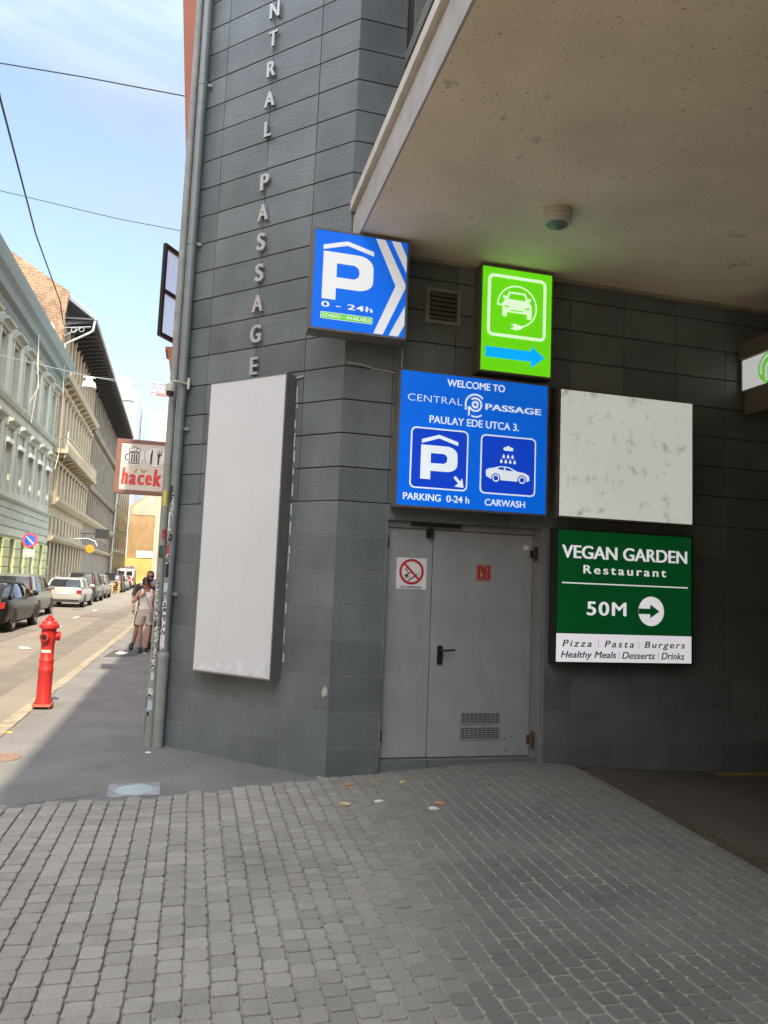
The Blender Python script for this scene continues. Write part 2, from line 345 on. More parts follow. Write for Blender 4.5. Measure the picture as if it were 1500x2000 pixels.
# pavers: every stone a bevelled octagon; joints are open on the street side and sand-filled under the soffit
pav = MB(); pw, ph = .1168, .1145
def by(x):
    for (xa, ya), (xb, yb) in zip(bound, bound[1:]):
        if x <= xb: return ya + (yb-ya)*(x-xa)/(xb-xa)
    return 6.6
ncol = 0; x = -1.80
while x < 3.66:
    pw, ph = (.1168, .1145) if x < .55 else (.104, .104)
    y = -1.2 + (.46 if ncol % 2 else 0)*ph + random.uniform(-.012, .012)
    while y < 6.75:
        L_ = ph*random.uniform(.97, 1.03); cx, cy = x+pw/2, y+L_/2
        lim = by(cx)
        if cx > 1.2: lim = 6.68
        if cy < lim + .02:
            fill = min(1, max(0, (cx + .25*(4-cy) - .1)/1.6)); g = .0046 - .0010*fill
            hw, hl = pw/2-g*random.uniform(.7,1.2), L_/2-g*random.uniform(.7,1.3); c = .0125; bv = .005
            wob = [random.uniform(-.0025, .0025) for _ in range(16)]
            def octo(hw, hl, c): return [(-hw+c,-hl),(hw-c,-hl),(hw,-hl+c),(hw,hl-c),(hw-c,hl),(-hw+c,hl),(-hw,hl-c),(-hw,-hl+c)]
            dz = random.uniform(-.002, .002); tx, ty = random.uniform(-.012,.012), random.uniform(-.012,.012); ang = random.uniform(-.015,.015)
            ca, sa = math.cos(ang), math.sin(ang); vs = []
            for ring_, z, oc in ((0, 0, octo(hw-bv, hl-bv, c-.004)), (1, -.0045, octo(hw, hl, c)), (2, -.03, octo(hw, hl, c))):
                for i, (px, py) in enumerate(oc):
                    px += wob[i]; py += wob[i+8]
                    X, Y = cx+px*ca-py*sa, cy+px*sa+py*ca
                    vs.append((X, Y, hgt(X, Y)+z+dz+px*tx+py*ty))
            fs = [tuple(range(8))]
            for i in range(8):
                j = (i+1) % 8; fs += [(8+i,8+j,j,i),(16+i,16+j,8+j,8+i)]
            oil = 0
            for ox, oy, orad in ((1.75,3.3,.42),(2.15,3.05,.36),(2.0,4.25,.40),(2.5,4.0,.30),(1.35,3.05,.22),(2.6,3.1,.3)):
                dd = math.hypot(cx-ox, (cy-oy)*1.2)/orad + random.uniform(-.25, .25); oil = max(oil, min(1, max(0, 1.35-dd)))
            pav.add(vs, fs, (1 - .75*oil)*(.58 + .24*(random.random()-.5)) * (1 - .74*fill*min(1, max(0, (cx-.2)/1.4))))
        y += L_
    x += pw; ncol += 1
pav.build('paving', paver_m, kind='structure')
bed = MB()
NX, NY = 40, 40
for i in range(NX):
    for j in range(NY):
        q = []
        for a, b in ((i,j),(i+1,j),(i+1,j+1),(i,j+1)):
            X = -1.84 + a*(3.66+1.84)/NX; Y = -1.2 + b*(6.75+1.2)/NY
            fill = min(1, max(0, (X + .25*(4-Y) - .1)/1.5)); q.append((X, Y, hgt(X, Y) - .018 + fill*.0125))
        bed.quad(*q)
bed.build('paving_bed', bed_m, kind='structure')
# garage floor beyond the drain
gf = MB(); N_ = 24
for i in range(N_):
    for j in range(12):
        q = []
        for a, b in ((i,j),(i+1,j),(i+1,j+1),(i,j+1)):
            X = 3.80 + a*(14-3.80)/N_; Y = -4.6 + b*(6.75+4.6)/12; q.append((X, Y, hgt(X, Y)+ramp(X)-.002))
        gf.quad(*q)
gf.build('garage_floor', garage_m, kind='structure')
MB().quad((5.2,6.42,-.02),(13.9,6.42,-.19),(13.9,6.52,-.19),(5.2,6.52,-.02)).build('floor_stripe', yellow_m, kind='structure')

# ------------------------------------------------------------------ corner building with the passage
BX, BY = 1.248, 6.607
bld = empty('corner_building', (BX, BY, 0), 0, 'dark slate clad corner building with a chamfered corner and a roofed passage entrance', 'building')
def zrow(k): return -.059 + .319*k
def panels(mb, x0, x1, joints, k0, k1, hole=None, ztop=None, gap=.006, shift=0):
    for k in range(k0, k1):
        gp = .011 if k >= 8 else gap; za, zb = zrow(k)+gp/2, zrow(k+1)-gp/2
        if ztop is not None: zb = min(zb, ztop)
        if zb - za < .02: continue
        js = [j + (shift if k % 2 else 0) + (.07*((k*7) % 3-1) if k < 3 else 0) for j in joints]
        js = [x0] + [j for j in js if x0+.08 < j < x1-.08] + [x1]
        for a, b in zip(js, js[1:]):
            a2, b2 = a+gap/2, b-gap/2; t = random.random()
            if hole and b2 > hole[0] and a2 < hole[1] and za < hole[3] and zb > hole[2]:
                if a2 < hole[0]-.02: mb.bbox(a2, hole[0], 0, .03, za, zb, .002, t)
                if b2 > hole[1]+.02: mb.bbox(hole[1], b2, 0, .03, za, zb, .002, t)
                if zb > hole[3]+.02: mb.bbox(max(a2, hole[0]), min(b2, hole[1]), 0, .03, max(za, hole[3]), zb, .002, t)
            else: mb.bbox(a2, b2, random.uniform(0, .0015), .03, za, zb, .002, t)
CHL = 2.085
DH = (1.735-BX, 3.345-BX, -.3, 2.345)
c = MB(); panels(c, -CHL, 0, [-1.76, -1.10, -.472], -1, 31); oc = c.build('cladding', slate, bld); oc.rotation_euler.z = R(-45)
c = MB(); c.quad((-CHL,.012,2.49),(-.004,.012,2.49),(-.004,.012,9.9),(-CHL,.012,9.9)); o = c.build('joint_backing', joint_dark, bld); o.rotation_euler.z = R(-45)
c = MB(); c.quad((-CHL,.0035,-.3),(-.004,.0035,-.3),(-.004,.0035,2.49),(-CHL,.0035,2.49)); o = c.build('joint_grout', grout, bld); o.rotation_euler.z = R(-45)
c = MB(); panels(c, 0, .48, [], 15, 31)                                             # facet beside the corner, above the canopy
panels(c, 0, 12.5, [1.72-BX+.62*i for i in range(0, 20)], -1, 16, DH, 4.915); c.build('cladding', slate, bld)
c = MB(); c.box(.49, 12.5, -.001, .02, 4.80, 4.918, .6); 
c = MB(); c.quad((.005,.012,2.49),(12.5,.012,2.49),(12.5,.012,4.93),(.005,.012,4.93)); c.quad((.005,.0125,4.93),(.478,.0125,4.93),(.478,.0125,9.9),(.005,.0125,9.9)); c.build('joint_backing', joint_dark, bld)
c = MB(); c.quad((.005,.0035,-.3),(DH[0],.0035,-.3),(DH[0],.0035,2.49),(.005,.0035,2.49)); c.quad((DH[1],.0035,-.3),(12.5,.0035,-.3),(12.5,.0035,2.49),(DH[1],.0035,2.49)); c.quad((DH[0],.0035,DH[3]),(DH[1],.0035,DH[3]),(DH[1],.0035,2.49),(DH[0],.0035,2.49)); c.build('joint_grout', grout, bld)
# masonry behind the cladding (gives the walls their thickness and the roof)
def w2(x, y): return (x-BX, y-BY)
c = MB()
c.prism([w2(1.72,6.64), w2(1.27,6.64), w2(-.19,8.10), w2(-.19,8.4), w2(1.72,8.4)], -.3, 10.58, 'z')
c.box(1.721-BX, 1.86-BX, .035, .4, 5.0, 10.58); c.box(3.36-BX, 14-BX, .04, .4, -.3, 4.91); c.box(DH[0]-.02, DH[1]+.02, .25, .4, -.3, 4.91); c.box(DH[0]-.02, DH[1]+.03, .04, .25, 2.36, 4.91)
c.build('masonry', concrete_dark, bld)
c = MB(); c.box(14-BX, 14.3-BX, -11.6, .4, -.6, 5); c.box(1.3-BX, 14-BX, -11.6, -8.3, -.6, 4.9); c.build('passage_wall', concrete_dark, bld)
c = MB(); c.box(-.2-BX, 14-BX, -30, -11.65, -.3, 10.58); c.build('street_wing', terracotta, bld)
c = MB(); c.box(-.2-BX, 14-BX, -30, 1.75, 10.6, 14); c.build('upper_storey', terracotta, bld)
c = MB(); c.prism([(-.27-BX,14.02),(14-BX,14.02),(14-BX,17),(4-BX,17)], -30.2, 1.8, 'y'); c.build('roof', mat('dark roof', (.08,.06,.05), .8), bld)
# canopy over the passage
c = MB(); c.box(1.285-BX, 13.99-BX, -11.19, -.004, 4.92, 5.24); c.build('soffit', stucco, bld)
c = MB(); c.box(1.265-BX, 1.284-BX, -11.19, -.005, 4.918, 5.235); c.build('fascia', fascia_m, bld)
c = MB(); c.box(1.225-BX, 1.75-BX, -11.19, -.02, 5.275, 5.37); c.build('drip_edge', strip_m, bld)
c = MB(); c.box(.56, 12.5, -.05, -.001, 4.885, 4.919); c.build('ceiling_trim', mat('pale trim', (.33,.29,.23), .8, var=.2), bld)
# upper floor set back over the canopy: metal panel, projecting sill beam, glazing with mullions
c = MB(); c.box(1.80-BX, 1.95-BX, -11.2, -.03, 5.0, 6.86); c.build('spandrel_panel', mat('grey spandrel', (.16,.16,.15), .6, var=.1), bld)
c = MB(); c.box(1.70-BX, 1.84-BX, -11.2, -.03, 6.84, 6.98); c.build('sill_beam', grey_metal, bld)
win = MB(); win.box(1.80-BX, 1.82-BX, -11.2, -.03, 6.98, 9.6); win = win.build('window', mat('grey tinted glazing', (.12,.135,.15), .12), bld)
c = MB()
for yy in (-.12, -1.6, -3.2, -4.8, -6.4, -8, -9.6): c.box(1.755-BX, 1.815-BX, yy-.07, yy, 6.98, 9.6)
c.box(1.76-BX, 1.81-BX, -11.2, -.03, 9.52, 9.7); c.build('mullion', grey_metal, win)
c = MB(); c.box(1.8-BX, 13-BX, -11.2, .3, 9.71, 10.58); c.build('upper_wall', concrete_dark, bld)
# ventilation grille
c = MB(); c.box(2.015-BX, 2.378-BX, -.022, -.002, 4.285, 4.32); c.box(2.015-BX, 2.378-BX, -.022, -.002, 4.605, 4.64); c.box(2.015-BX, 2.055-BX, -.022, -.002, 4.32, 4.605); c.box(2.338-BX, 2.378-BX, -.022, -.002, 4.32, 4.605)
g = c.build('vent_grille', mat('weathered grille', (.25,.235,.205), .7, var=.2), bld)
c = MB()
for i in range(6):
    z = 4.335 + i*.046; c.add([(2.055-BX,-.02,z),(2.338-BX,-.02,z),(2.338-BX,-.004,z+.034),(2.055-BX,-.004,z+.034),(2.055-BX,-.016,z-.003),(2.338-BX,-.016,z-.003)], [(0,1,2,3),(0,4,5,1)])
c.build('slat', mat('grille slat', (.11,.105,.09), .7, var=.2), g)
c = MB(); c.quad((2.055-BX,-.0025,4.32),(2.338-BX,-.0025,4.32),(2.338-BX,-.0025,4.605),(2.055-BX,-.0025,4.605)); c.build('grille_back', joint_dark, g)

# steel double door in the passage wall
D0, D1, DZ0, DZ1, DS = 1.752-BX, 3.243-BX, .15, 2.28, 2.206-BX
c = MB()
c.box(DH[0], DH[0]+.013, .05, .2, .0, 2.345); c.box(DH[0]+.013, DH[1]-.09, .05, .2, 2.283, 2.345); c.box(D1+.003, DH[1]-.04, .05, .2, .0, 2.345)
c.box(DH[1]-.04, DH[1]+.012, -.004, .2, .0, 2.352, .4)
door = c.build('door', frame_m, bld); door['label'] = 'grey steel double door'
c = MB(); c.bbox(D0, DS-.004, .075, .12, DZ0, DZ1, .004); c.build('leaf', door_m, door)
c = MB(); c.bbox(DS+.002, D1, .07, .12, DZ0, DZ1, .004); c.build('leaf', door_m, door)
c = MB(); c.box(DS-.003, DS+.003, .09, .12, DZ0, DZ1); c.build('door_gap', black_m, door)
c = MB(); c.bbox(DH[0]+.012, DS, .03, .2, -.05, .143, .003, .4); c.bbox(DS+.004, DH[1]-.05, .03, .2, -.05, .143, .003, .55); c.build('threshold', slate, door)
c = MB(); c.prism(rrect(2.278-BX, 2.330-BX, 1.005, 1.185, .018), .058, .07, 'y'); c.tube([(2.304-BX,.06,1.14),(2.304-BX,.012,1.14),(2.325-BX,.008,1.142),(2.435-BX,.008,1.148)], .0095, 10)
c.lathe([(.011,0),(.011,.01)], 14, Matrix.Translation((2.304-BX,.059,1.055)) @ Matrix.Rotation(R(90),4,'X')); c.build('handle', black_m, door, smooth=True)
for z0, z1 in ((.464,.556), (.322,.424)):
    c = MB(); c.box(2.528-BX, 2.936-BX, .062, .0695, z0-.01, z1+.01); v = c.build('vent_grille', mat('grille plate', (.30,.30,.29), .5), door)
    c = MB(); n = 9
    # slots are dark strips seen through the pressed plate
    for i in range(n):
        for j in range(5):
            a = 2.536-BX + i*(.392/n); c.box(a+.004, a+.392/n-.004, .0605, .0615, z0+.004+j*(z1-z0)/5, z0+.004+j*(z1-z0)/5+.009)
    c.build('slot', black_m, v)
c = MB(); c.box(1.965-BX, 2.47-BX, .022, .05, 2.305, 2.332); c.box(2.128-BX, 2.187-BX, .02, .07, 2.20, 2.283); c.tube([(2.16-BX,.03,2.31),(2.17-BX,.04,2.25)], .008); c.build('closer', black_m, door)
for a, b in ((2.03, 2.17), (.235, .385)):
    c = MB(); c.lathe([(.017,a),(.019,a+.01),(.019,b-.01),(.017,b)], 12, Matrix.Translation((3.262-BX,.04,0))); c.box(3.215-BX, 3.262-BX, .055, .069, a+.03, b-.04); c.build('hinge', black_m if a > 1 else rust_m, door)
for a in (.30, 2.08):
    c = MB(); c.lathe([(.012,a),(.012,a+.1)], 10, Matrix.Translation((D0+.002,.062,0))); c.build('hinge', rust_m, door)
c = MB(); c.box(3.14-BX, 3.20-BX, .065, .069, 2.135, 2.18); c.build('paper_label', white_paint, door)
c = MB()
for _ in range(15):
    xx_ = 2.7-BX + random.random()**.6*.5; zz = .17 + random.random()**2*.2; s_ = random.uniform(.002, .011)
    c.prism([(xx_+s_*random.uniform(.6,1.3)*math.cos(a), zz+s_*random.uniform(.4,1)*math.sin(a)) for a in [k*.9 for k in range(7)]], .0685, .0695, 'y')
c.build('paint_chip', mat('dark chips', (.05,.045,.04), .9), door)

# ------------------------------------------------------------------ door signs
def flat_sign(name, label, cat, x0, x1, z0, z1, y, m, r=.004):
    root = empty(name, (x0, y, z0), 0, label, cat)
    c = MB(); c.prism(rrect(0, x1-x0, 0, z1-z0, r), 0, .003, 'y'); return root, c.build('plate', m, root)
ns, pl = flat_sign('no_smoking_sign', 'white no smoking sign with a red ring on the narrow left door leaf', 'sign', 1.849, 2.146, 1.704, 2.0, BY+.070, white_paint)
red_ink = mat('red print', (.55, .02, .03), .5); ink = mat('black print', (.012, .012, .012), .5)
shape('ring', [circ(.148,.165,.122), circ(.148,.165,.098)], red_ink, pl, -.0016); 
shape('bar', [[(.065,.235),(.08,.25),(.232,.098),(.217,.083)]], red_ink, pl, -.0024)
shape('cigarette', [[(.115,.085),(.12,.075),(.205,.135),(.20,.146)],[(.21,.14),(.215,.15),(.222,.155),(.217,.144)],stroke([(.10,.10),(.085,.13),(.12,.15),(.09,.19),(.12,.215)],.012),stroke([(.12,.11),(.11,.14),(.15,.16),(.13,.19)],.01)], ink, pl, -.001)
text('lettering', [('NO SMOKING!', .045, .25, .008, .03, .02, 1, 0)], ink, pl, -.001)
fr, pl = flat_sign('fire_equipment_sign', 'small faded red pictogram sign on the wide door leaf', 'sign', 2.652, 2.806, 1.812, 1.97, BY+.066, mat('faded red print', (.36, .03, .025), .5, var=.1, stain=.6, stain_col=(.5,.4,.3), stain_scale=9, stain_lo=.6, stain_hi=.75))
tan_ink = mat('tan print', (.5, .33, .2), .5)
shape('pictogram', [ring(.006,.148,.006,.152,.006,.006)[0], ring(.006,.148,.006,.152,.006,.006)[1], stroke([(.045,.12),(.045,.03),(.075,.05),(.05,.08)],.007), stroke([(.07,.135),(.11,.12),(.12,.09),(.10,.07),(.115,.04),(.09,.025)],.008)], tan_ink, pl, -.001)

# ------------------------------------------------------------------ light boxes
def lightbox(name, label, x, z, w, h, front, t, face, case, lip=.018, rz=0, loc=None, group=None, cat='lightbox sign'):
    root = empty(name, loc or (x, BY-front, z), rz, label, cat, group)
    c = MB(); c.bbox(-lip, w+lip, .004, t, -lip, h+lip, .004)
    for a, b, d, e in ((-lip, w+lip, -lip, 0), (-lip, w+lip, h, h+lip), (-lip, 0, 0, h), (w, w+lip, 0, h)): c.box(a, b, -.004, .0035, d, e)
    c.build('casing', case, root)
    c = MB(); c.box(0, w, 0, .0035, 0, h); return root, c.build('panel', face, root)
def roofmark(x, z, w, h, t):   # gable over the P
    return [(x, z-h), (x+w*.47, z), (x+w, z-h), (x+w, z-h-t), (x+w*.47, z-t*.95), (x, z-h-t)]
def pmark(x, z, w, h):         # squared P as two loops
    r = .26
    out = [(x,z),(x+.27*w,z),(x+.27*w,z+.25*h),(x+.72*w,z+.25*h)]
    out += [(x+w-.3*w+.3*w*math.sin(R(a)), z+.25*h+.22*h-.22*h*math.cos(R(a))) for a in range(10, 91, 16)]
    out += [(x+w-.3*w+.3*w*math.cos(R(a)), z+h-.25*h+.25*h*math.sin(R(a))) for a in range(0, 91, 15)] + [(x, z+h)]
    hole = [(x+.27*w,z+.48*h),(x+.62*w,z+.48*h),(x+.70*w,z+.53*h),(x+.72*w,z+.60*h),(x+.72*w,z+.66*h),(x+.69*w,z+.73*h),(x+.62*w,z+.77*h),(x+.27*w,z+.77*h)]
    return [out, hole]
ps, pn = lightbox('parking_sign', 'blue lit parking sign with a large white P and white chevrons below the canopy corner', .86, 3.98, .86, .90, .35, .2, blue_m, case_g)
c = MB(); c.box(.45, .52, .2, .345, .1, .2); c.box(.45, .52, .2, .345, .7, .8); c.box(.75, .80, .2, .345, .1, .8); c.build('bracket', case_m, ps)
shape('parking_emblem', pmark(.083, .268, .463, .44) + [roofmark(.079, .826, .466, .062, .043)], white_e, pn)
def clip(poly, x1): return [(min(p[0], x1), p[1]) for p in poly]
shape('chevron', [[(.557,.895),(.645,.895),(.85,.505),(.85,.46),(.655,.006),(.567,.006),(.758,.475)], [(.705,.895),(.79,.895),(.855,.76),(.855,.61)], [(.855,.30),(.855,.12),(.80,.006),(.712,.006)]], white_e, pn)
text('lettering', [('0 - 24h', .083, .552, .193, .245, .022, 1.1, 0)], white_e, pn)
bd = shape('availability_badge', [rrect(.080,.556,.086,.150,.012)], white_e, pn, -.003); shape('badge_fill', [rrect(.085,.551,.091,.145,.009)], green2_e, bd, -.0045)
text('badge_lettering', [('SZABAD - AVAILABLE', .098, .540, .102, .134, .012, 1, 0)], white_e, bd, -.006)

ev, pn = lightbox('charging_sign', 'tall green lit sign with a white electric car pictogram above a cyan arrow', 2.54, 3.835, .74, 1.04, .16, .155, green_e, case_m)
shape('border', ring(.058, .680, .350, .975, .06, .03), paleg_e, pn)
cx, cz = .37, .605
shape('car_pictogram', [[(.215,.56),(.262,.56),(.262,.605),(.475,.605),(.475,.56),(.525,.56),(.525,.69),(.495,.735),(.515,.745),(.520,.765),(.495,.77),(.48,.755),(.455,.815),(.28,.815),(.255,.755),(.24,.77),(.217,.765),(.22,.745),(.245,.735),(.215,.69)],
    [(.293,.797),(.443,.797),(.463,.738),(.273,.738)], [(.235,.675),(.285,.663),(.285,.648),(.235,.655)], [(.452,.663),(.503,.675),(.503,.655),(.452,.648)], [(.30,.635),(.438,.635),(.438,.622),(.30,.622)]], paleg_e, pn)
shape('cable_pictogram', [arc(.37, .672, .205, .014, -82, 178, 30), [(.158,.665),(.218,.665),(.218,.680),(.158,.680)], [(.335,.432),(.36,.432),(.405,.445),(.405,.482),(.36,.495),(.335,.495)], [(.305,.478),(.335,.478),(.335,.486),(.305,.486)], [(.305,.442),(.335,.442),(.335,.450),(.305,.450)]], paleg_e, pn)
shape('arrow', [[(.048,.135),(.53,.135),(.53,.075),(.675,.186),(.53,.288),(.53,.238),(.048,.238)]], cyan_e, pn)

ws, pn = lightbox('welcome_sign', 'large square blue lit welcome sign above the door', 1.758, 2.475, 1.498, 1.268, .16, .155, blue_m, case_m, cat='lightbox sign')
X0, Z0 = -.008, -.005
text('lettering', [('WELCOME TO', .455, 1.045, 1.157, 1.228, .018, 1, 0), ('PAULAY EDE UTCA 3.', .29, 1.20, .790, .862, .016, 1, 0), ('PARKING  0-24 h', .06, .71, .052, .118, .018, 1, 0), ('CARWASH', .866, 1.282, .048, .112, .02, 1, 0), ('CENTRAL', .072, .612, .985, 1.050, -.012, 1.05, 0), ('PASSAGE', .846, 1.432, .970, 1.030, .032, 1.05, 0)], white_e2, pn)
lx, lz = .743, 1.008
shape('emblem', [arc(lx,lz,.026,.022,0,360,20)[:21], [p for p in circ(lx,lz,.015)], arc(lx,lz,.062,.018,-150,130,20), arc(lx,lz,.098,.018,40,205,20), [(lx-.071,lz-.02),(lx-.053,lz-.02),(lx-.053,lz-.11),(lx-.071,lz-.11)], arc(lx+.005,lz-.02,.098,.015,-115,-50,12), [(lx-.107,lz-.03),(lx-.089,lz-.03),(lx-.089,lz-.055),(lx-.107,lz-.055)]], white_e2, pn)
b1 = shape('pictogram_frame', [rrect(.115,.685,.165,.742,.05)], white_e2, pn, -.003); shape('pictogram_ground', [rrect(.129,.671,.179,.728,.04)], blue2_m, b1, -.0045)
shape('parking_pictogram', pmark(.217,.255,.362,.322) + [roofmark(.222,.683,.36,.055,.037)] + [[(.545,.288),(.565,.305),(.612,.256),(.632,.29),(.648,.198),(.555,.205),(.593,.235)]], white_e2, b1, -.006)
b2 = shape('pictogram_frame', [rrect(.810,1.385,.160,.732,.05)], white_e2, pn, -.003); shape('pictogram_ground', [rrect(.824,1.371,.174,.718,.04)], blue2_m, b2, -.0045)
def drop(x, z, s=.014): return [(x, z+s*2.2)] + circ(x, z, s, 10, 30, -210)
carp = [(.872,.33),(.866,.385),(.895,.405),(.95,.415),(1.0,.432),(1.06,.436),(1.11,.43),(1.19,.395),(1.27,.385),(1.315,.362),(1.322,.32),(1.305,.305),(1.29,.303)] + circ(1.243,.316,.047,10,-10,190) + [(1.19,.298),(1.025,.298)] + circ(.972,.316,.047,10,-10,190) + [(.92,.305)]
shape('carwash_pictogram', [carp, [(.985,.405),(1.01,.424),(1.055,.426),(1.052,.398)], [(1.068,.398),(1.07,.426),(1.108,.420),(1.15,.393)], circ(.972,.316,.036), circ(.972,.316,.024), circ(1.243,.316,.036), circ(1.243,.316,.024), [(1.045,.592),(1.145,.592)] + circ(1.128,.606,.018,8,-60,100) + circ(1.093,.612,.024,8,20,160) + circ(1.06,.606,.018,8,80,240)] + [drop(x, .527) for x in (1.047,1.093,1.139)] + [drop(x, .478) for x in (1.024,1.070,1.116,1.162)], white_e2, b2, -.006)

bs, pn = lightbox('blank_lightbox', 'square blank whitish lit sign box with scuffed edges, right of the blue welcome sign', 3.40, 2.475, 1.503, 1.258, .16, .155, blank_e, case_m)
vs_, pn = lightbox('restaurant_sign', 'dark green lit restaurant sign with white lettering and an arrow below the blank box', 3.41, 1.07, 1.505, 1.272, .13, .125, vgreen, case_d)
shape('band', [[(0,0),(1.505,0),(1.505,.27),(0,.27)]], vwhite, pn)
text('lettering', [('VEGAN GARDEN', .045, 1.455, 1.000, 1.128, .026, 1.0, 0), ('Restaurant', .280, 1.210, .855, .938, .02, 1.35, 0), ('50M', .322, .760, .450, .587, .02, 1.15, 0)], vwhite, pn)
shape('rule', [[(.052,.752),(1.462,.752),(1.462,.764),(.052,.764)]], vwhite, pn)
shape('arrow_disc', [circ(1.040,.509,.146,36), [(.8965,.480),(1.028,.480),(1.028,.44),(1.135,.509),(1.028,.578),(1.028,.534),(.8965,.534)]], vwhite, pn)
text('menu_lettering', [('Pizza', .065, .380, .145, .210, .014, 1.35, .22), ('Pasta', .52, .845, .145, .210, .014, 1.35, .22), ('Burgers', .965, 1.430, .128, .210, .014, 1.3, .22), ('Healthy Meals', .052, .650, .020, .104, .014, 1, .22), ('Desserts', .713, 1.084, .036, .104, .014, 1, .22), ('Drinks', 1.155, 1.422, .036, .104, .014, 1, .22)], vink, pn, -.005)
shape('separator', [[(x,z),(x+.005,z),(x+.005,z+.07),(x,z+.07)] for x, z in ((.45,.14),(.90,.14),(.682,.036),(1.118,.036))], mat('lilac print', (.4,.36,.44), .5), pn, -.005)

# tall blank banner box on the chamfered wall
n45 = Vector((-1,-1,0))/2**.5; w45 = Vector((1,-1,0))/2**.5; Bp = Vector((BX,BY,0))
pos = Bp - w45*1.54 + n45*.15 + Vector((0,0,.825))
bn, pn = lightbox('banner_lightbox', 'very tall blank white lightbox on the chamfered slate wall below the metal letters', 0, 0, .968, 2.885, .15, .146, banner_m, case_g, .014, R(-45), pos)
c = MB(); vs = []; nn = 16
for i in range(nn+1):
    x = .03 + i*.9/nn; vs += [(x, -.004, .01), (x, -.006-.004*math.sin(i*2.1), .10+.03*math.sin(i*1.3)+.02*random.random())]
c.add(vs, [(2*i, 2*i+2, 2*i+3, 2*i+1) for i in range(nn)]); c.build('loose_film', film_m, pn)
c = MB(); z = .15
while z < 2.8:
    l = random.uniform(.03, .16); a = 1.0+random.uniform(-.004,.008); c.box(a, a+random.uniform(.004,.010), .138, .146, z, z+l); z += l+random.uniform(.01,.14)
c.build('sealant', white_paint, bn)

# metal letters down the chamfer
lt = empty('building_lettering', Bp + n45*.02, R(-45), 'grey metal capital letters running down the chamfered slate wall above the tall blank lightbox', 'lettering')
for ch, z0, z1, w in (('C',8.70,8.88,.125),('E',8.36,8.54,.10),('N',7.675,7.850,.132),('T',7.348,7.520,.115),('R',7.007,7.178,.118),('A',6.668,6.836,.142),('L',6.338,6.506,.092),('P',5.752,5.926,.118),('A',5.418,5.594,.140),('S',5.102,5.285,.110),('S',4.772,4.955,.108),('A',4.448,4.622,.142),('G',4.126,4.308,.140),('E',3.79,3.972,.10)):
    if z0 > 8: z0 -= .35; z1 -= .35
    text('letter', [(ch, -1.085-w/2, -1.085+w/2, z0, z1, .034, 1, 0)], ltr_m, lt, -.0, .022)

# sign hung from the passage ceiling at the right
hs = empty('hanging_lightbox', (5.62, 6.56, 3.975), R(-90), 'lit white lightbox with a green round emblem hanging from the passage ceiling', 'lightbox sign')
c = MB(); c.bbox(-.02, 2.4, .004, .2, -.02, .52, .004); c.box(-.02, 2.4, -.03, .004, .34, .52); c.box(-.02, 2.4, -.012, .0035, -.02, -.001); c.box(-.02, -.001, -.012, .0035, 0, .34); c.build('casing', case_m, hs)
c = MB(); c.box(0, 2.38, 0, .0035, 0, .335); pn = c.build('panel', white_e, hs)
em = shape('emblem', [circ(.40,.165,.168,40)], green2_e, pn)
shape('emblem_mark', [arc(.40,.165,.128,.03,95,205,14), arc(.42,.15,.075,.035,-60,180,16), [(.328,.15),(.363,.15),(.363,.03),(.328,.03)]], white_e, em, -.005)
c = MB(); c.tube([(.35,.1,.52),(.33,.1,.945)], .014); c.tube([(1.9,.1,.52),(1.9,.1,.945)], .014); c.build('hanger_rod', mat('painted conduit', (.32,.27,.22), .6), hs)
c = MB(); c.bbox(.085, 2.4, -.05, .25, -.29, -.022, .004); c.build('lower_box', case_m, hs)

# cables on the passage wall
cable_m = mat('white cable sheath', (.55,.54,.52), .5)
def cable(label, pts, r=.006, m=cable_m, name='wall_cable', cat='cable', group=None):
    c = MB(); c.tube(pts, r, 6); return tag(c.build(name, m, smooth=True), label, cat, group)
cable('thin white cable sagging across the slate from the chamfer corner to the welcome sign', [(1.262,6.597,3.80),(1.40,6.597,3.795),(1.52,6.597,3.765),(1.65,6.597,3.762),(1.745,6.597,3.75)])
cable('short white cable dropping from the parking sign to the welcome sign', [(1.80,6.597,4.0),(1.802,6.598,3.90),(1.80,6.597,3.74)])
cable('short thin wire between the charging sign and the blank lightbox', [(3.23,6.55,3.83),(3.245,6.58,3.78),(3.235,6.55,3.735)], .004)
cable('white cable end clipped beside the top of the tall blank lightbox', [tuple(Bp - w45*.585 + n45*.012 + Vector((0,0,3.60))), tuple(Bp - w45*.57 + n45*.012 + Vector((0,0,3.70))), tuple(Bp - w45*.47 + n45*.012 + Vector((0,0,3.715)))], .008)

# bulkhead lamp on the soffit
la = empty('ceiling_lamp', (2.765, 5.36, 4.92), 0, 'round cream bulkhead lamp, unlit, on the stained passage ceiling', 'lamp')
c = MB(); c.lathe([(.115,0),(.122,-.02),(.122,-.045),(.112,-.05),(.118,-.055),(.118,-.10),(.108,-.115),(.092,-.118)], 32); c.build('housing', cream_plastic, la, smooth=True)
c = MB(); c.lathe([(.09,-.115),(.088,-.1195),(.05,-.124),(.002,-.126)], 28); c.build('lens', lens_m, la, smooth=True)
# drain grate between paving and garage floor
gr = empty('drain_grate', (3.66, 0, 0), 0, 'dark rusty channel grate between the pavers and the garage floor', 'drain')
c = MB(); y = -1.2
while y < 6.40:
    z = hgt(3.76, y+.02); c.box(.0, .14, y, y+.016, z-.03, z-.001); y += .03
y = -1.2
while y < 6.40:
    for xx_ in (0, .044, .088, .132): c.box(xx_, xx_+.008, y, y+.25, hgt(3.76,y+.12)-.03, hgt(3.76,y+.12)+.0005)
    y += .25
c.build('grating', grate_m, gr)
c = MB(); c.box(-.005, .15, -1.2, 6.45, -.10, -.035); c.build('channel', joint_dark, gr)

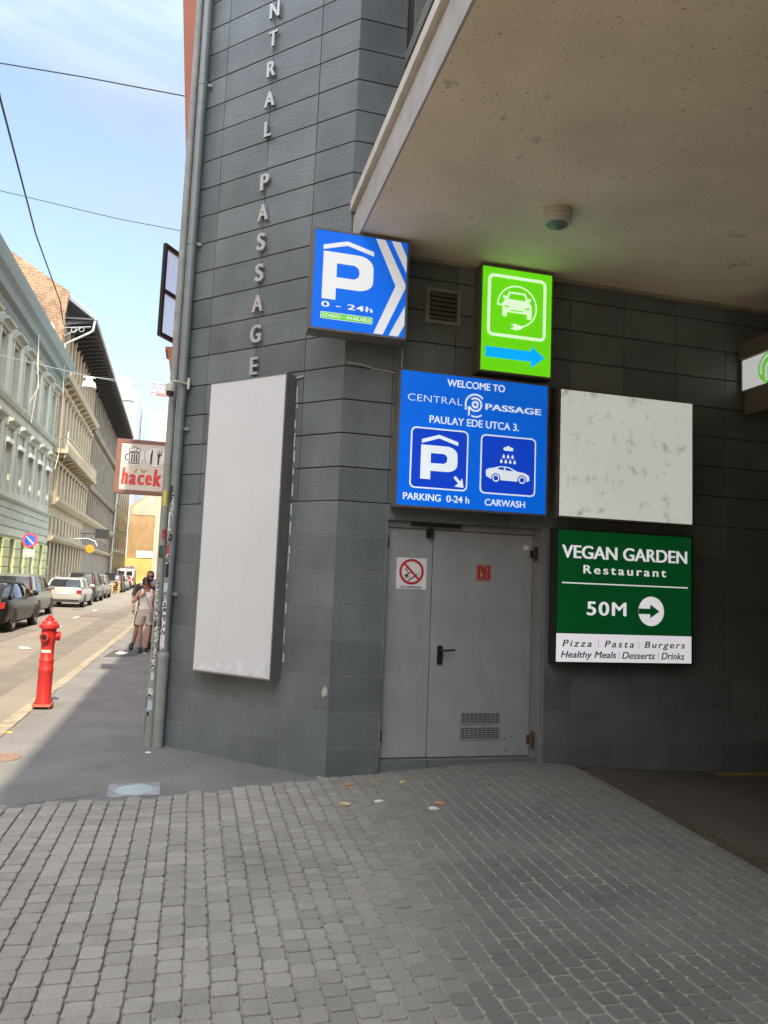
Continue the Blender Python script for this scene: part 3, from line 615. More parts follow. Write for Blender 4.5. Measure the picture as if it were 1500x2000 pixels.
# ------------------------------------------------------------------ drainpipes with stickers
def sticker(cx, cy, r, z0, z1, a0, a1, m, parent, tone):
    c = MB(); n = 5; vs = []
    for i in range(n+1):
        a = R(a0 + (a1-a0)*i/n); vs += [(cx+r*math.cos(a), cy+r*math.sin(a), z0), (cx+r*math.cos(a), cy+r*math.sin(a), z1)]
    c.add(vs, [(2*i, 2*i+2, 2*i+3, 2*i+1) for i in range(n)], tone); return c.build('sticker', m, parent, smooth=True)
p1 = empty('drainpipe', (-.246, 7.985, 0), 0, 'smooth grey drainpipe on the corner, nearest the slate wall', 'drainpipe')
c = MB(); c.tube([(0,0,.93),(0,0,2.9),(0,0,6.0),(0,0,9.9)], .047, 20); c.build('pipe', pipe_m, p1, smooth=True)
c = MB(); c.tube([(0,0,-.01),(0,0,.30),(0,0,.86),(0,0,.90),(0,0,.93),(0,0,.95)], [.054,.054,.056,.061,.061,.05], 20); c.build('cast_iron_foot', pipe2_m, p1, smooth=True)
for z in (1.55, 3.30, 5.35, 7.2):
    c = MB(); c.lathe([(.0475,z-.02),(.052,z-.02),(.052,z+.02),(.0475,z+.02)], 20); c.box(.03, .10, -.012, .012, z-.015, z+.015); c.build('clamp', pipe_m, p1)
p2 = empty('drainpipe', (-.338, 8.06, 0), 0, 'sticker-covered pipe standing on the street side of the smooth drainpipe', 'drainpipe')
c = MB(); c.tube([(0,0,.6),(0,0,2.75),(0,0,9.9)], [.042,.042,.040], 18); c.build('pipe', pipe2_m, p2, smooth=True)
c = MB(); c.tube([(0,0,-.01),(0,0,.55),(0,0,.6),(0,0,.63)], [.054,.052,.05,.043], 18); c.build('cast_iron_foot', pipe2_m, p2, smooth=True)
c = MB(); c.box(-.05, -.035, -.03, .03, .12, .30); c.box(-.05, -.035, -.03, .03, .38, .5); c.build('rusty_bracket', rust_m, p2)
stk = {'y': mat('yellow sticker', (.6,.55,.02), .5), 'k': mat('black sticker', (.015,.015,.015), .5), 'r': mat('red sticker', (.42,.05,.06), .5), 'g': mat('green sticker', (.03,.08,.05), .5), 'b': mat('pale blue sticker', (.42,.55,.62), .5), 'w': mat('plain white sticker', (.6,.6,.57), .5, var=.2, scale=20)}
for k, z0, z1, a0, a1 in (('y',2.47,2.63,240,285),('r',2.12,2.22,255,310),('g',1.92,2.05,230,290),('w',1.40,1.66,225,265),('s',1.28,1.38,235,290),('s',1.05,1.22,250,310),('s',.90,1.02,240,300),('s',.78,.88,235,285),('w',.66,.74,240,280),('k',1.20,1.26,235,262),('s',.5,.58,230,280),('b',.36,.46,232,285),('k',.30,.34,225,255)):
    sticker(0, 0, .0445 if z0 > .62 else .0555, z0, z1, a0, a1, sticker_m if k == 's' else stk[k], p2, random.random())
for k, z0, z1, a0, a1 in (('k',2.50,2.68,205,245),('s',2.35,2.6,240,265),('w',2.20,2.40,190,235),('s',2.08,2.24,205,262),('k',2.10,2.17,248,275),('r',1.96,2.05,205,250),('s',1.86,1.96,200,255),('k',1.72,1.86,215,262),('b',1.52,1.66,195,262),('s',1.32,1.50,205,262),('s',1.14,1.30,205,265),('w',1.0,1.13,195,270),('s',.97,1.0,200,260)):
    sticker(0, 0, .0485, z0+.0, z1, a0, a1, sticker_m if k == 's' else stk[k], p1, random.random())
o = text('sticker_lettering', [('BNE', 0, .26, 0, .05, .02, 1, 0)], ink, p2, 0)
for v in o.data.vertices:
    u, h = v.co.x, v.co.z; a = R(240 + (h/.05)*30); v.co = (.0452*math.cos(a), .0452*math.sin(a), 1.665-u)

# CCTV dome
cc = empty('security_camera', (-.36, 7.86, 3.60), 0, 'cream dome security camera on a short arm by the drainpipes', 'camera')
c = MB(); c.lathe([(.015,.155),(.03,.15),(.048,.13),(.05,.06),(.044,.055)], 24); c.build('housing', cream_plastic, cc, smooth=True)
c = MB(); c.lathe([(.041,.056),(.04,.03),(.028,.008),(.003,0)], 24); c.build('dome', dark_glass, cc, smooth=True)
c = MB(); c.tube([(0,0,.14),(0,0,.17),(.06,.01,.175),(.17,.10,.18)], .014, 10); c.box(.165, .19, .06, .14, .12, .24); c.build('arm', cream_plastic, cc, smooth=False)

# ------------------------------------------------------------------ terracotta neighbour on the right side of the street
tb = empty('terracotta_building', (-.205, 8.42, 0), 0, 'terracotta rendered building with a projecting bay, seen edge-on behind the drainpipes', 'building')
c = MB(); c.box(.0, 12, 0.02, 30, -.3, 14); c.build('wall', terracotta, tb)
c = MB(); c.prism([(0,5.3),(-.10,5.75),(-.17,6.49),(-.355,8.6),(-.42,9.4),(0,9.5)], .2, 3.0, 'y'); c.build('bay', terracotta, tb)
c = MB(); c.prism([(-.07,14.02),(12,14.02),(12,17),(4,17)], .0, 30, 'y'); c.build('roof', bpy.data.materials['dark roof'], tb)
c = MB(); c.prism([(0,4.40),(-.24,4.46),(-.30,4.62),(-.345,4.87),(-.38,4.88),(-.38,4.93),(0,4.93)], 2.05, 2.5, 'y'); c.build('corbel', mat('terracotta corbel', (.40,.17,.10), .8, var=.12), tb)
wn = MB(); a = Vector((-.395, .68, 0)); d = Vector((.56, .83, 0)).normalized(); q = lambda u, z: tuple(a + d*u + Vector((0,0,z)))
def wbar(u0, u1, z0, z1, t=.022):
    n = Vector((-d.y, d.x, 0))*t; vs = [Vector(q(u,z))+s*n for s in (-1,1) for u, z in ((u0,z0),(u1,z0),(u1,z1),(u0,z1))]
    wn.add(vs, [(3,2,1,0),(4,5,6,7),(0,1,5,4),(1,2,6,5),(2,3,7,6),(3,0,4,7)])
wbar(0,.04,4.64,5.81); wbar(.56,.60,4.64,5.81); wbar(.04,.56,4.64,4.69); wbar(.04,.56,5.76,5.81); wbar(.04,.56,5.20,5.24)
wf = wn.build('window', black_frame, tb); wf['label'] = 'open black casement window'
c = MB(); n = Vector((-d.y, d.x, 0))*.004; vs = [Vector(q(u,z))+s*n for s in (-1,1) for u, z in ((.04,4.69),(.56,4.69),(.56,5.76),(.04,5.76))]
c.add(vs, [(3,2,1,0),(4,5,6,7),(0,1,5,4),(1,2,6,5),(2,3,7,6),(3,0,4,7)]); c.build('pane', frost_m, wf)

# projecting pub sign
hk = empty('pub_sign', (-1.285, 12, 2.985), 0, 'cream and brown projecting pub sign with beer mug and cutlery emblems', 'sign')
brown = mat('brown sign frame', (.20,.085,.06), .5, var=.1); cream_s = mat('cream sign face', (.58,.55,.45), .5, var=.04)
c = MB(); w, h = .90, .855
c.box(0, w, 0, .16, 0, .055); c.box(0, w, 0, .16, h-.055, h); c.box(0, .07, 0, .16, .055, h-.055); c.box(w-.03, w, 0, .16, .055, h-.055); c.build('frame', brown, hk)
c = MB(); c.box(.07, w-.03, .012, .15, .055, h-.055); pn = c.build('panel', cream_s, hk)
wdisc = mat('white print', (.68,.67,.64), .5); rink = mat('red lettering', (.60,.04,.04), .5); rim_m = mat('emblem rim', (.35,.34,.3), .5)
for k in (.26, .585):
    e = shape('emblem', [circ(k,.60,.165)], rim_m, pn, .0095); shape('emblem_disc', [circ(k,.60,.158)], wdisc, e, .0075)
    g = k-.26
    if k < .5:
        f1 = [circ(x, z, r, 14) for x, z, r in ((.215,.685,.038),(.265,.705,.042),(.325,.69,.036))]
        shape('mug', [rrect(.185,.345,.47,.655,.02), rrect(.200,.330,.485,.64,.01), rrect(.222,.240,.495,.63,.006), rrect(.258,.276,.495,.63,.006), rrect(.294,.312,.495,.63,.006), arc(.182,.57,.05,.018,95,265,10)], ink, e, .0055)
        for i, lp in enumerate(f1): shape('foam', [lp], ink, e, .0055-.0001*i)
        for i, (x, z, r) in enumerate(((.215,.685,.027),(.265,.703,.031),(.325,.69,.025))): shape('foam_white', [circ(x,z,r,14)], wdisc, e, .0045-.0001*i)
    else:
        shape('cutlery', [[(p[0]-.122, p[1]) for p in q] for q in ([(.63,.475),(.655,.475),(.66,.58),(.665,.72),(.645,.70),(.63,.62)], [(.74,.475),(.765,.475),(.768,.60),(.80,.64),(.80,.71),(.79,.71),(.785,.65),(.772,.65),(.77,.71),(.76,.71),(.757,.65),(.745,.65),(.742,.71),(.732,.71),(.732,.64),(.738,.60)])], ink, e, .0055)
text('lettering', [('h',.095,.195,.145,.405,.05,1,.12),('a',.21,.32,.14,.305,.05,1,.05),('c',.335,.44,.145,.31,.05,1,.05),('e',.452,.555,.145,.31,.05,1,.05),('k',.57,.70,.135,.405,.05,1,.08)], rink, pn, .0095)
shape('accent', [[(.275,.335),(.30,.335),(.34,.395),(.31,.395)], [(.405,.335),(.435,.335),(.48,.40),(.455,.40),(.42,.36),(.385,.40),(.36,.40)]], mat('ochre lettering', (.42,.25,.06), .5), pn, .0095)
c = MB(); c.tube([(w,.08,.75),(w+.21,.08,.75)], .02); c.tube([(w,.08,.1),(w+.21,.08,.1)], .02); c.build('bracket', brown, hk)

# ------------------------------------------------------------------ left side of the street
def facade(name, m, parent, u0, u1, z0, z1, holes, d=.25):       # wall in the x-z plane facing -y with real openings
    us = sorted({u0, u1} | {h[0] for h in holes} | {h[1] for h in holes}); zs = sorted({z0, z1} | {h[2] for h in holes} | {h[3] for h in holes})
    c = MB()
    for a, b in zip(us, us[1:]):
        for e, f in zip(zs, zs[1:]):
            if any(h[0] <= a and b <= h[1] and h[2] <= e and f <= h[3] for h in holes): continue
            c.quad((a,0,e),(b,0,e),(b,0,f),(a,0,f))
    for a, b, e, f in holes:
        c.quad((a,0,e),(a,d,e),(a,d,f),(a,0,f)); c.quad((b,0,f),(b,d,f),(b,d,e),(b,0,e)); c.quad((a,0,f),(a,d,f),(b,d,f),(b,0,f)); c.quad((a,d,e),(a,0,e),(b,0,e),(b,d,e))
    c.quad((u0,d,z0),(u0,d,z1),(u0,0,z1),(u0,0,z0)); c.quad((u1,0,z0),(u1,0,z1),(u1,d,z1),(u1,d,z0))
    return c.build(name, m, parent)
def window_unit(parent, u, z, w, h, fm, gm, d=.22, cross=.68, fr=.07, mull=True):
    c = MB(); c.box(u, u+fr, d-.08, d, z, z+h); c.box(u+w-fr, u+w, d-.08, d, z, z+h); c.box(u+fr, u+w-fr, d-.08, d, z+h-fr, z+h); c.box(u+fr, u+w-fr, d-.08, d, z, z+fr)
    if cross: c.box(u+fr, u+w-fr, d-.06, d, z+h*cross-.04, z+h*cross+.04)
    if mull: c.box(u+w/2-.035, u+w/2+.035, d-.06, d, z+fr, z+h-fr)
    f = c.build('window', fm, parent); c = MB(); c.quad((u,d-.02,z),(u+w,d-.02,z),(u+w,d-.02,z+h),(u,d-.02,z+h)); c.build('pane', gm, f); return f
def moved(proto, du, dz=0):
    c = copy_tree(proto, proto.parent); c.location = (proto.location.x+du, proto.location.y, proto.location.z+dz); return c
def moulding(name, prof, u0, u1, m, parent):                     # profile [(y, z)] swept along x
    c = MB(); c.prism(prof, u0, u1, 'x'); return c.build(name, m, parent)
gb = empty('green_building', (-8.5, 26.0, 0), R(90), 'pale green plastered three storey building with hooded windows, nearest on the left', 'building')
gm = mat('pale green plaster', (.42,.43,.345), .9, var=.10, scale=.5, stain=.35, stain_col=(.30,.29,.22), stain_scale=.7, stain_lo=.5)
gtrim = mat('green stucco trim', (.365,.40,.335), .9, var=.12, scale=1.5); gcorn = mat('dark green cornice', (.17,.205,.18), .8, var=.12); gsun_ = mat('sun-tinted lower plaster', (.42,.45,.25), .9, var=.14, scale=.8, stain=.3, stain_col=(.3,.33,.26))  # yellow of the sunlight is put into the ground floor plaster's colour
gfr = mat('green window frame', (.12,.17,.15), .6); gglass = mat('street window glass', (.05,.065,.07), .1, var=.3, scale=.7); wfr = mat('white shutter frame', (.62,.63,.58), .6); dgreen = mat('dark green boarding', (.06,.12,.09), .6, var=.1)
GU, N2 = 20.6, 8
ws2 = [9.42-26-0+26-0 for _ in range(0)]
u_w = [35.40-26 + 2.29*(i-4) for i in range(9)]                   # window axes (left edges)
u_w = [u for u in u_w if u > .3]
holes = []
for u in u_w: holes += [(u, u+1.05, 9.40, 11.80), (u, u+1.05, 5.40, 7.55)]
gnd = [(36.45-26 - 1.0 + 2.28*i, 36.45-26 + 2.28*i, .0, 3.12) for i in range(-4, 5) if -1 + 10.45 + 2.28*i > .2 and 10.45+2.28*i < GU-.2]
facade('wall', gm, gb, 0, GU, 4.9, 13.05, holes, .3)
facade('ground_floor_wall', gsun_, gb, 0, GU, -.3, 4.9, gnd, .5)
for i, u in enumerate(u_w):
    pr = window_unit(gb, u, 9.40, 1.05, 2.40, gfr, gglass, .28)
    window_unit(gb, u, 5.40, 1.05, 2.15, wfr if i >= 3 else dgreen, gglass, .18, .7, .09)
    for z, dz in ((11.95, 0), (8.05, 0)):
        c = MB(); c.prism([(0,z),(-.10,z),(-.16,z+.18),(-.34,z+.24),(-.36,z+.33),(0,z+.42)], u-.22, u+1.27, 'x'); c.build('hood', gtrim, gb)
    for a, b, e, f in ((u-.16,u-.01,9.4,11.94),(u+1.06,u+1.21,9.4,11.94),(u-.16,u-.01,5.4,8.04),(u+1.06,u+1.21,5.4,8.04)): c = MB(); c.box(a, b, -.07, -.001, e, f); c.build('jamb', gtrim, gb)
    if i >= 3:
        c = MB(); c.box(u+.0, u+1.05, -.16, -.0, 7.38, 7.56); c.build('shutter_box', wfr, gb)
moulding('sill_band', [(0,9.05),(-.10,9.05),(-.18,9.2),(-.20,9.33),(0,9.36)], 0, GU, gtrim, gb)
moulding('string_course', [(0,4.82),(-.10,4.82),(-.16,4.94),(-.16,5.0),(0,5.06)], 0, GU, gtrim, gb)
moulding('cornice', [(0,12.6),(-.06,12.75),(-.10,13.0),(-.30,13.15),(-.36,13.5),(-.52,13.75),(-.58,14.15),(-.60,14.35),(.2,14.45),(.2,13.0)], -.0, GU+1.2, gcorn, gb)
moulding('roof', [(-.58,14.36),(5,17.0),(12,17.0),(12,14.36)], 0, GU, bpy.data.materials['dark roof'], gb)
c = MB(); c.box(0, GU, .52, 12, -.3, 4.88); c.box(0, GU, .32, 12, 4.9, 14.3); c.build('inner_mass', mat('dark interior', (.03,.03,.03), .9), gb)
for z in (3.25, 3.66, 4.07, 4.48):
    c = MB(); u = 0
    while u < GU-.1:
        l = min(1.14, GU-u); c.bbox(u+.012, u+l-.012, -.05, -.001, z, z+.37, .02, random.random()); u += 1.14
    c.build('rustication', mat('rusticated green plaster', (.39,.42,.34), .9, var=.12, scale=.8) if z < 3.3 else bpy.data.materials['rusticated green plaster'], gb)
for h in gnd:
    c = MB()
    for k in range(7): c.bbox(h[1]+.03, h[1]+1.25, -.07, -.001, .05+k*.44, .05+k*.44+.415, .02, random.random())
    c.build('pilaster', gsun_, gb)
    c = MB(); c.box(h[0], h[1], .36, .40, 0, 3.1); c.box(h[0]+.1, h[1]-.1, .33, .359, .2, 2.2); c.build('shop_door', dgreen, gb)
c = MB(); c.tube([(0,0,0),(.06,.0,-1.5),(.2,.02,-2.6),(-.5,.03,-4.2)], .03, 6); c.tube([(0,0,0),(.15,.02,-2.4),(.0,.02,-4.4)], .022, 6)
o = c.build('facade_cable', mat('tan cable', (.45,.42,.34), .7), smooth=True); o.location = (-8.1, 38.2, 13.2); tag(o, 'two tan cables drooping down the green facade from its cornice, left', 'cable')
c = MB(); c.tube([(0,0,0),(.05,.3,-2.4),(.0,.6,-5.2),(.05,-.5,-6.2)], .022, 6); o = c.build('facade_cable', bpy.data.materials['tan cable'], smooth=True); o.location = (-8.05, 45.0, 13.6); tag(o, 'single tan cable hanging down the green facade near its far end', 'cable')

# cream tenement with the brick gable
cb = empty('cream_building', (-8.5, 46.65, 0), R(91.2), 'long cream tenement with wide dark eaves and a brick gable behind the green building', 'building')
cm = mat('cream plaster', (.36,.305,.20), .9, var=.12, scale=.4, stain=.35, stain_col=(.22,.20,.16), stain_scale=.9); ctrim = mat('cream stucco trim', (.40,.34,.235), .9, var=.12, scale=2); cdark = mat('grey cream plaster', (.22,.195,.15), .9, var=.15, scale=.5)
cglass = mat('shaded window', (.045,.045,.042), .2, var=.3); cfr = mat('brown window frame', (.20,.17,.12), .7); timber = mat('dark eaves boards', (.045,.045,.05), .8, var=.2)
def brick_material(name, c1, c2, mortar, sc):
    m = bpy.data.materials.new(name); m.use_nodes = True; t = m.node_tree; b = t.nodes['Principled BSDF']; b.inputs['Roughness'].default_value = .9
    tcn = t.nodes.new('ShaderNodeTexCoord'); 
    br = t.nodes.new('ShaderNodeTexBrick'); br.inputs['Scale'].default_value = sc; br.inputs['Color1'].default_value = (*c1,1); br.inputs['Color2'].default_value = (*c2,1); br.inputs['Mortar'].default_value = (*mortar,1); br.inputs['Mortar Size'].default_value = .02; br.inputs['Bias'].default_value = -.2
    nz = t.nodes.new('ShaderNodeTexNoise'); nz.inputs['Scale'].default_value = 1.1; nz.inputs['Detail'].default_value = 8; nz.inputs['Roughness'].default_value = .75
    mr = t.nodes.new('ShaderNodeMapRange'); mr.inputs['From Min'].default_value = .3; mr.inputs['From Max'].default_value = .7; mr.inputs['To Min'].default_value = .45; mr.inputs['To Max'].default_value = 1.5
    vm = t.nodes.new('ShaderNodeVectorMath'); vm.operation = 'SCALE'; k = t.links.new
    sx = t.nodes.new('ShaderNodeSeparateXYZ'); cx_ = t.nodes.new('ShaderNodeCombineXYZ'); k(tcn.outputs['Object'], sx.inputs[0]); k(sx.outputs['Y'], cx_.inputs['X']); k(sx.outputs['Z'], cx_.inputs['Y']); k(cx_.outputs[0], br.inputs['Vector']); k(tcn.outputs['Object'], nz.inputs['Vector']); k(nz.outputs['Fac'], mr.inputs['Value']); k(br.outputs['Color'], vm.inputs[0]); k(mr.outputs['Result'], vm.inputs['Scale']); k(vm.outputs['Vector'], b.inputs['Base Color'])
    return m
brick = brick_material('old brick', (.25,.145,.08), (.15,.08,.045), (.28,.23,.165), 1.5)
SEG = 16.2
ax = [(.35 + 1.46*i) for i in range(11)]
ax2 = [(SEG + .5 + 1.5*i) for i in range(16)]
ho = []
for u in ax: ho += [(u, u+.72, 6.45, 8.2), (u, u+.72, 9.75, 12.3), (u, u+.72, 14.2, 16.2), (u, u+.8, .0, 3.4)]
ho += [(u+.1, u+.62, 3.95, 5.0) for u in ax]
facade('wall', cm, cb, 0, SEG, -.3, 17.0, ho, .3)
ho2 = []
for u in ax2: ho2 += [(u, u+.8, 6.2, 8.0), (u, u+.8, 9.6, 12.2), (u, u+.8, 13.9, 16.0), (u, u+.7, 3.6, 4.7)]
facade('far_wall', cdark, cb, SEG, 41, -.3, 16.9, ho2, .3)
c = MB(); c.box(0.01, 41, .32, 12, -.3, 16.8); c.build('inner_mass', bpy.data.materials['dark interior'], cb)
protos = {}
for u in ax:
    for z, h, wd in ((6.45,1.75,.72),(9.75,2.55,.72),(14.2,2.0,.72)):
        if z not in protos: protos[z] = (u, window_unit(cb, u, z, wd, h, cfr, cglass, .22, .66, .06))
        else: moved(protos[z][1], u-protos[z][0])
for u in ax2:
    for z, h, wd in ((6.2,1.8,.8),(9.6,2.6,.8),(13.9,2.1,.8)):
        if ('b',z) not in protos: protos[('b',z)] = (u, window_unit(cb, u, z, wd, h, cfr, cglass, .22, .66, .06))
        else: moved(protos[('b',z)][1], u-protos[('b',z)][0])
for k, u in enumerate(ax):
    c = MB(); c.prism(rrect(u+.1, u+.62, 3.95, 5.0, .2), .2, .24, 'y'); c.box(u, u+.8, .2, .24, 0, 3.4); c.build('arched_opening', cglass, cb)
    for z0, z1 in ((6.1,8.35),(9.2,12.75),(13.75,16.85)): c = MB(); c.box(u+.84, u+1.30, -.12, -.001, z0, z1); c.box(u+.80, u+1.34, -.17, -.11, z1-.28, z1-.002); c.build('pilaster', ctrim, cb)
    c = MB(); c.prism([(0,12.42),(-.28,12.52),(-.34,12.66),(0,12.85)], u-.12, u+.838, 'x'); c.build('hood', ctrim, cb); c = MB(); c.prism([(0,8.22),(-.12,8.22),(-.2,8.34),(0,8.42)], u-.1, u+.82, 'x'); c.build('hood', ctrim, cb)
    c = MB(); c.prism([(0,12.95),(-.12,12.97),(-.42,13.22),(-.42,13.30),(0,13.30)], u+.3, u+.55, 'x'); c.build('bracket', ctrim, cb); c = MB(); c.prism([(0,8.42),(-.12,8.45),(-.62,8.70),(0,8.70)], u+.3, u+.55, 'x'); c.build('bracket', ctrim, cb)
for u in ax2:
    for z0, z1 in ((6.0,8.2),(9.1,12.6),(13.7,16.7)): c = MB(); c.box(u+.95, u+1.3, -.14, -.001, z0, z1); c.build('pilaster', cdark, cb)
moulding('mid_cornice', [(0,13.30),(-.50,13.31),(-.56,13.45),(-.62,13.62),(0,13.75)], 0, SEG+.3, ctrim, cb)
moulding('balcony', [(0,8.71),(-.75,8.71),(-.78,8.85),(-.80,8.95),(0,8.96)], 0, SEG-.3, ctrim, cb)
c = MB(); c.box(0, SEG-.3, -.76, -.66, 9.62, 9.74); u = 0.05
while u < SEG-.4: c.lathe([(.05,8.97),(.03,9.1),(.06,9.35),(.03,9.6)], 8, Matrix.Translation((u,-.71,0))); u += .24
c.build('balustrade', ctrim, cb)
moulding('ledge', [(0,5.55),(-.25,5.62),(-.45,5.85),(-.50,6.05),(0,6.08)], 0, 41, ctrim, cb)
moulding('shop_cornice', [(0,3.42),(-.22,3.45),(-.36,3.62),(-.38,3.74),(0,3.78)], 0, 41, ctrim, cb)
moulding('mid_cornice', [(0,13.1),(-.3,13.15),(-.4,13.5),(0,13.6)], SEG+.3, 41, cdark, cb)
moulding('ledge', [(0,8.4),(-.3,8.45),(-.4,8.8),(0,8.85)], SEG, 41, cdark, cb)
# wide boarded eaves and roof
c = MB(); c.prism([(-1.62,17.02),(.05,16.9),(.05,17.0),(-1.62,17.14)], -.05, 41, 'x'); ev_ = c.build('eaves', timber, cb)
c = MB(); u = .1
while u < 41: c.prism([(-1.5,17.0),(.0,16.88),(.0,16.5),(-.25,16.62),(-1.45,16.9)], u, u+.14, 'x'); u += .9
c.build('rafter_tail', timber, ev_)
c = MB(); c.prism([(-1.70,17.15),(-.0,18.42),(4.5,21.0),(9,21.0),(9,20.85),(4.5,20.85),(0,18.27),(-1.62,17.145)], .28, 41, 'x'); c.build('roof', mat('grey roof sheet', (.16,.15,.14), .7, var=.15), cb)
c = MB(); c.tube([(u_,-1.72,17.14) for u_ in (-.1, 41)], .09, 8); c.tube([(-.1,-1.72,17.16),(-.1,0.0,18.5)], .05, 8); c.build('gutter', mat('zinc gutter', (.42,.43,.42), .5, metal=.4), cb)
c = MB(); c.tube([(.05,-1.68,17.05),(.05,-1.60,16.4),(.05,-1.45,16.25),(.05,-.1,15.35),(.05,-.08,13.0)], .07, 8); c.build('gutter_pipe', bpy.data.materials['zinc gutter'], cb)
c = MB(); c.prism([(-.005,-.3),(-.005,16.95),(-.15,18.5),(4.2,21.1),(10,21.1),(10,-.3)], -.35, -.005, 'x'); c.build('gable', brick, cb)
c = MB(); c.tube([(-.15,-.05,16.3),(-.15,-1.5,16.55)], .03, 6); c.tube([(-.15,-.05,15.8),(-.15,-1.0,16.45)], .025, 6); [c.tube([(-.15, -.55-.42*k+.15*math.cos(R(t)), 16.22+.1*k+.15*math.sin(R(t))) for t in range(0,361,30)], .022, 5) for k in (0,1)]; c.build('ornate_bracket', mat('grey iron', (.3,.31,.32), .6), cb)
sdh = empty('satellite_dish', (-9.33, 46.1, 15.55), 0, 'white satellite dish against the brick gable above the green cornice', 'satellite dish')
M_ = Matrix.Translation((0,-.42,.35)) @ Matrix.Rotation(R(75),4,'X') @ Matrix.Rotation(R(15),4,'Y')
c = MB(); c.lathe([(.44,.10),(.45,.11),(.3,.05),(.05,.0)], 24, M_); c.build('dish', white_paint, sdh, smooth=True)
c = MB(); c.tube([(0,-.30,.35),(0,0.15,.1),(0,.15,-.3)], .03, 8); c.tube([(0,-.4,0),(0,-.85,.35)], .015, 6); c.build('mount', bpy.data.materials['zinc gutter'], sdh)
fl = empty('hanging_flag', (-7.85, 47.0, 8.1), 0, 'limp pale blue flag hanging from the cream building beside the green one', 'flag')
c = MB(); vs = []
for i in range(7):
    for j in range(6):
        vs.append((.05*math.sin(i*1.7+j*.5)-.1*j/5, -.25+.085*i, 1.7-.3*j + .06*i))
c.add(vs, [(i*6+j,(i+1)*6+j,(i+1)*6+j+1,i*6+j+1) for i in range(6) for j in range(5)]); fo = c.build('cloth', mat('pale blue cloth', (.45,.52,.60), .9, var=.15), fl, smooth=True); so = fo.modifiers.new('thick','SOLIDIFY'); so.thickness = .01
c = MB(); c.tube([(-.6,0,1.2),(.15,0,2.0)], .025, 6); c.build('pole', grey_metal, fl)

# street furniture on the left
np_ = empty('no_parking_sign', (-7.28, 36.2, .02), 0, 'round blue and red no parking sign on a pole before the green building', 'road sign')
c = MB(); c.tube([(0,0,0),(0,0,3.4)], .035, 10); c.build('pole', mat('galvanised pole', (.4,.4,.4), .5, metal=.4), np_, smooth=True)
c = MB(); c.lathe([(.33,0),(.33,.02)], 32, Matrix.Translation((0,-.04,3.02)) @ Matrix.Rotation(R(90),4,'X')); pl = c.build('plate', mat('red sign film', (.65,.06,.08), .5), np_)
shape('blue_disc', [circ(0,3.02,.245)], mat('blue sign film', (.02,.12,.55), .5), pl, -.0625); shape('slash', [[(-.20,3.17),(-.15,3.22),(.20,2.87),(.15,2.82)]], mat('red slash film', (.62,.45,.55), .5), pl, -.0645)
c = MB(); c.box(-.24, .24, -.06, -.04, 2.26, 2.60); c.build('supplementary_plate', mat('pale plate', (.55,.56,.48), .5), np_)
og = empty('round_shop_sign', (-7.2, 55.3, 3.2), 0, 'round orange shop sign projecting from the cream building', 'sign')
c = MB(); c.lathe([(.28,0),(.31,.05),(.28,.1)], 28, Matrix.Translation((0,0,.1)) @ Matrix.Rotation(R(90),4,'X')); c.build('disc', mat('orange sign', (.50,.24,.02), .5), og)
c = MB(); c.tube([(-1.4,0,.75),(-.2,0,.85),(.3,0,.68),(.45,0,.35)], .03, 6); c.build('bracket', white_paint, og)
bs2 = empty('shop_sign', (-7.6, 61.5, 4.05), 0, 'small black rectangular sign projecting from the cream building', 'sign')
c = MB(); c.box(-.1, .95, 0, .08, .3, 1.05); c.build('board', mat('black sign board', (.02,.022,.025), .5), bs2); c = MB(); c.box(-1.6, -.1, .02, .06, .6, .66); c.build('bracket', black_m, bs2)

# far buildings
def simple_building(name, label, x0, x1, y0, y1, h, m, rows, cols, side, rz=0, wm=None, roof=None):
    b = empty(name, (x0, y0, 0), rz, label, 'building')
    c = MB(); c.box(0, x1-x0, 0, y1-y0, -.3, h); c.build('wall', m, b)
    c = MB(); c.box(-.25, x1-x0+.25, -.25, y1-y0+.25, h, h+.4); c.build('cornice', roof or m, b)
    W_ = x1-x0; D_ = y1-y0
    for i in range(rows):
        z = 4.2 + i*(h-4.6)/rows; hh = (h-4.6)/rows*.6
        if 'e' in side or 'w' in side:
            for j in range(cols):
                y = .6 + j*(D_-.6)/cols; c = MB()
                xx_ = W_ if 'e' in side else 0; s_ = 1 if 'e' in side else -1
                c.box(min(xx_, xx_+s_*.06), max(xx_, xx_+s_*.06), y, y+.9, z, z+hh); c.build('window', wm or cglass, b)
        if 's' in side:
            for j in range(max(2, int(W_/2.2))):
                c = MB(); x = .6+j*2.2
                if x+.9 < W_: c.box(x, x+.9, -.05, .0, z, z+hh); c.build('window', wm or cglass, b)
    return b
ym = mat('sunny yellow plaster', (.36,.29,.15), .9, var=.15, scale=.5, stain=.3, stain_col=(.25,.22,.15)); ym2 = mat('grey plaster', (.30,.29,.26), .9, var=.15, scale=.5); pm_ = mat('pale plaster', (.34,.30,.22), .9, var=.1, scale=.4)
simple_building('ochre_building', 'ochre plastered house at the end of the left row, past the cream tenement', -20, -9.35, 88.3, 108, 13, ym, 3, 8, 'es')
eb = empty('end_building', (-9.6, 112, 0), 0, 'tall bare brick end wall closing the far end of the street', 'building')
c = MB(); c.prism([(0,-.3),(5.6,-.3),(5.6,12.4),(2.8,13.6),(.3,11.6),(0,11.4)], 0, 12, 'y'); c.build('wall', mat('pale orange brick', (.31,.20,.10), .9, var=.16, scale=.9, bump=.2, bscale=8), eb)
c = MB(); c.prism([(.35,10.2),(5.2,10.2),(5.2,12.1),(2.8,13.2),(.5,11.4)], -.06, -.001, 'y'); c.build('plaster_band', pm_, eb)
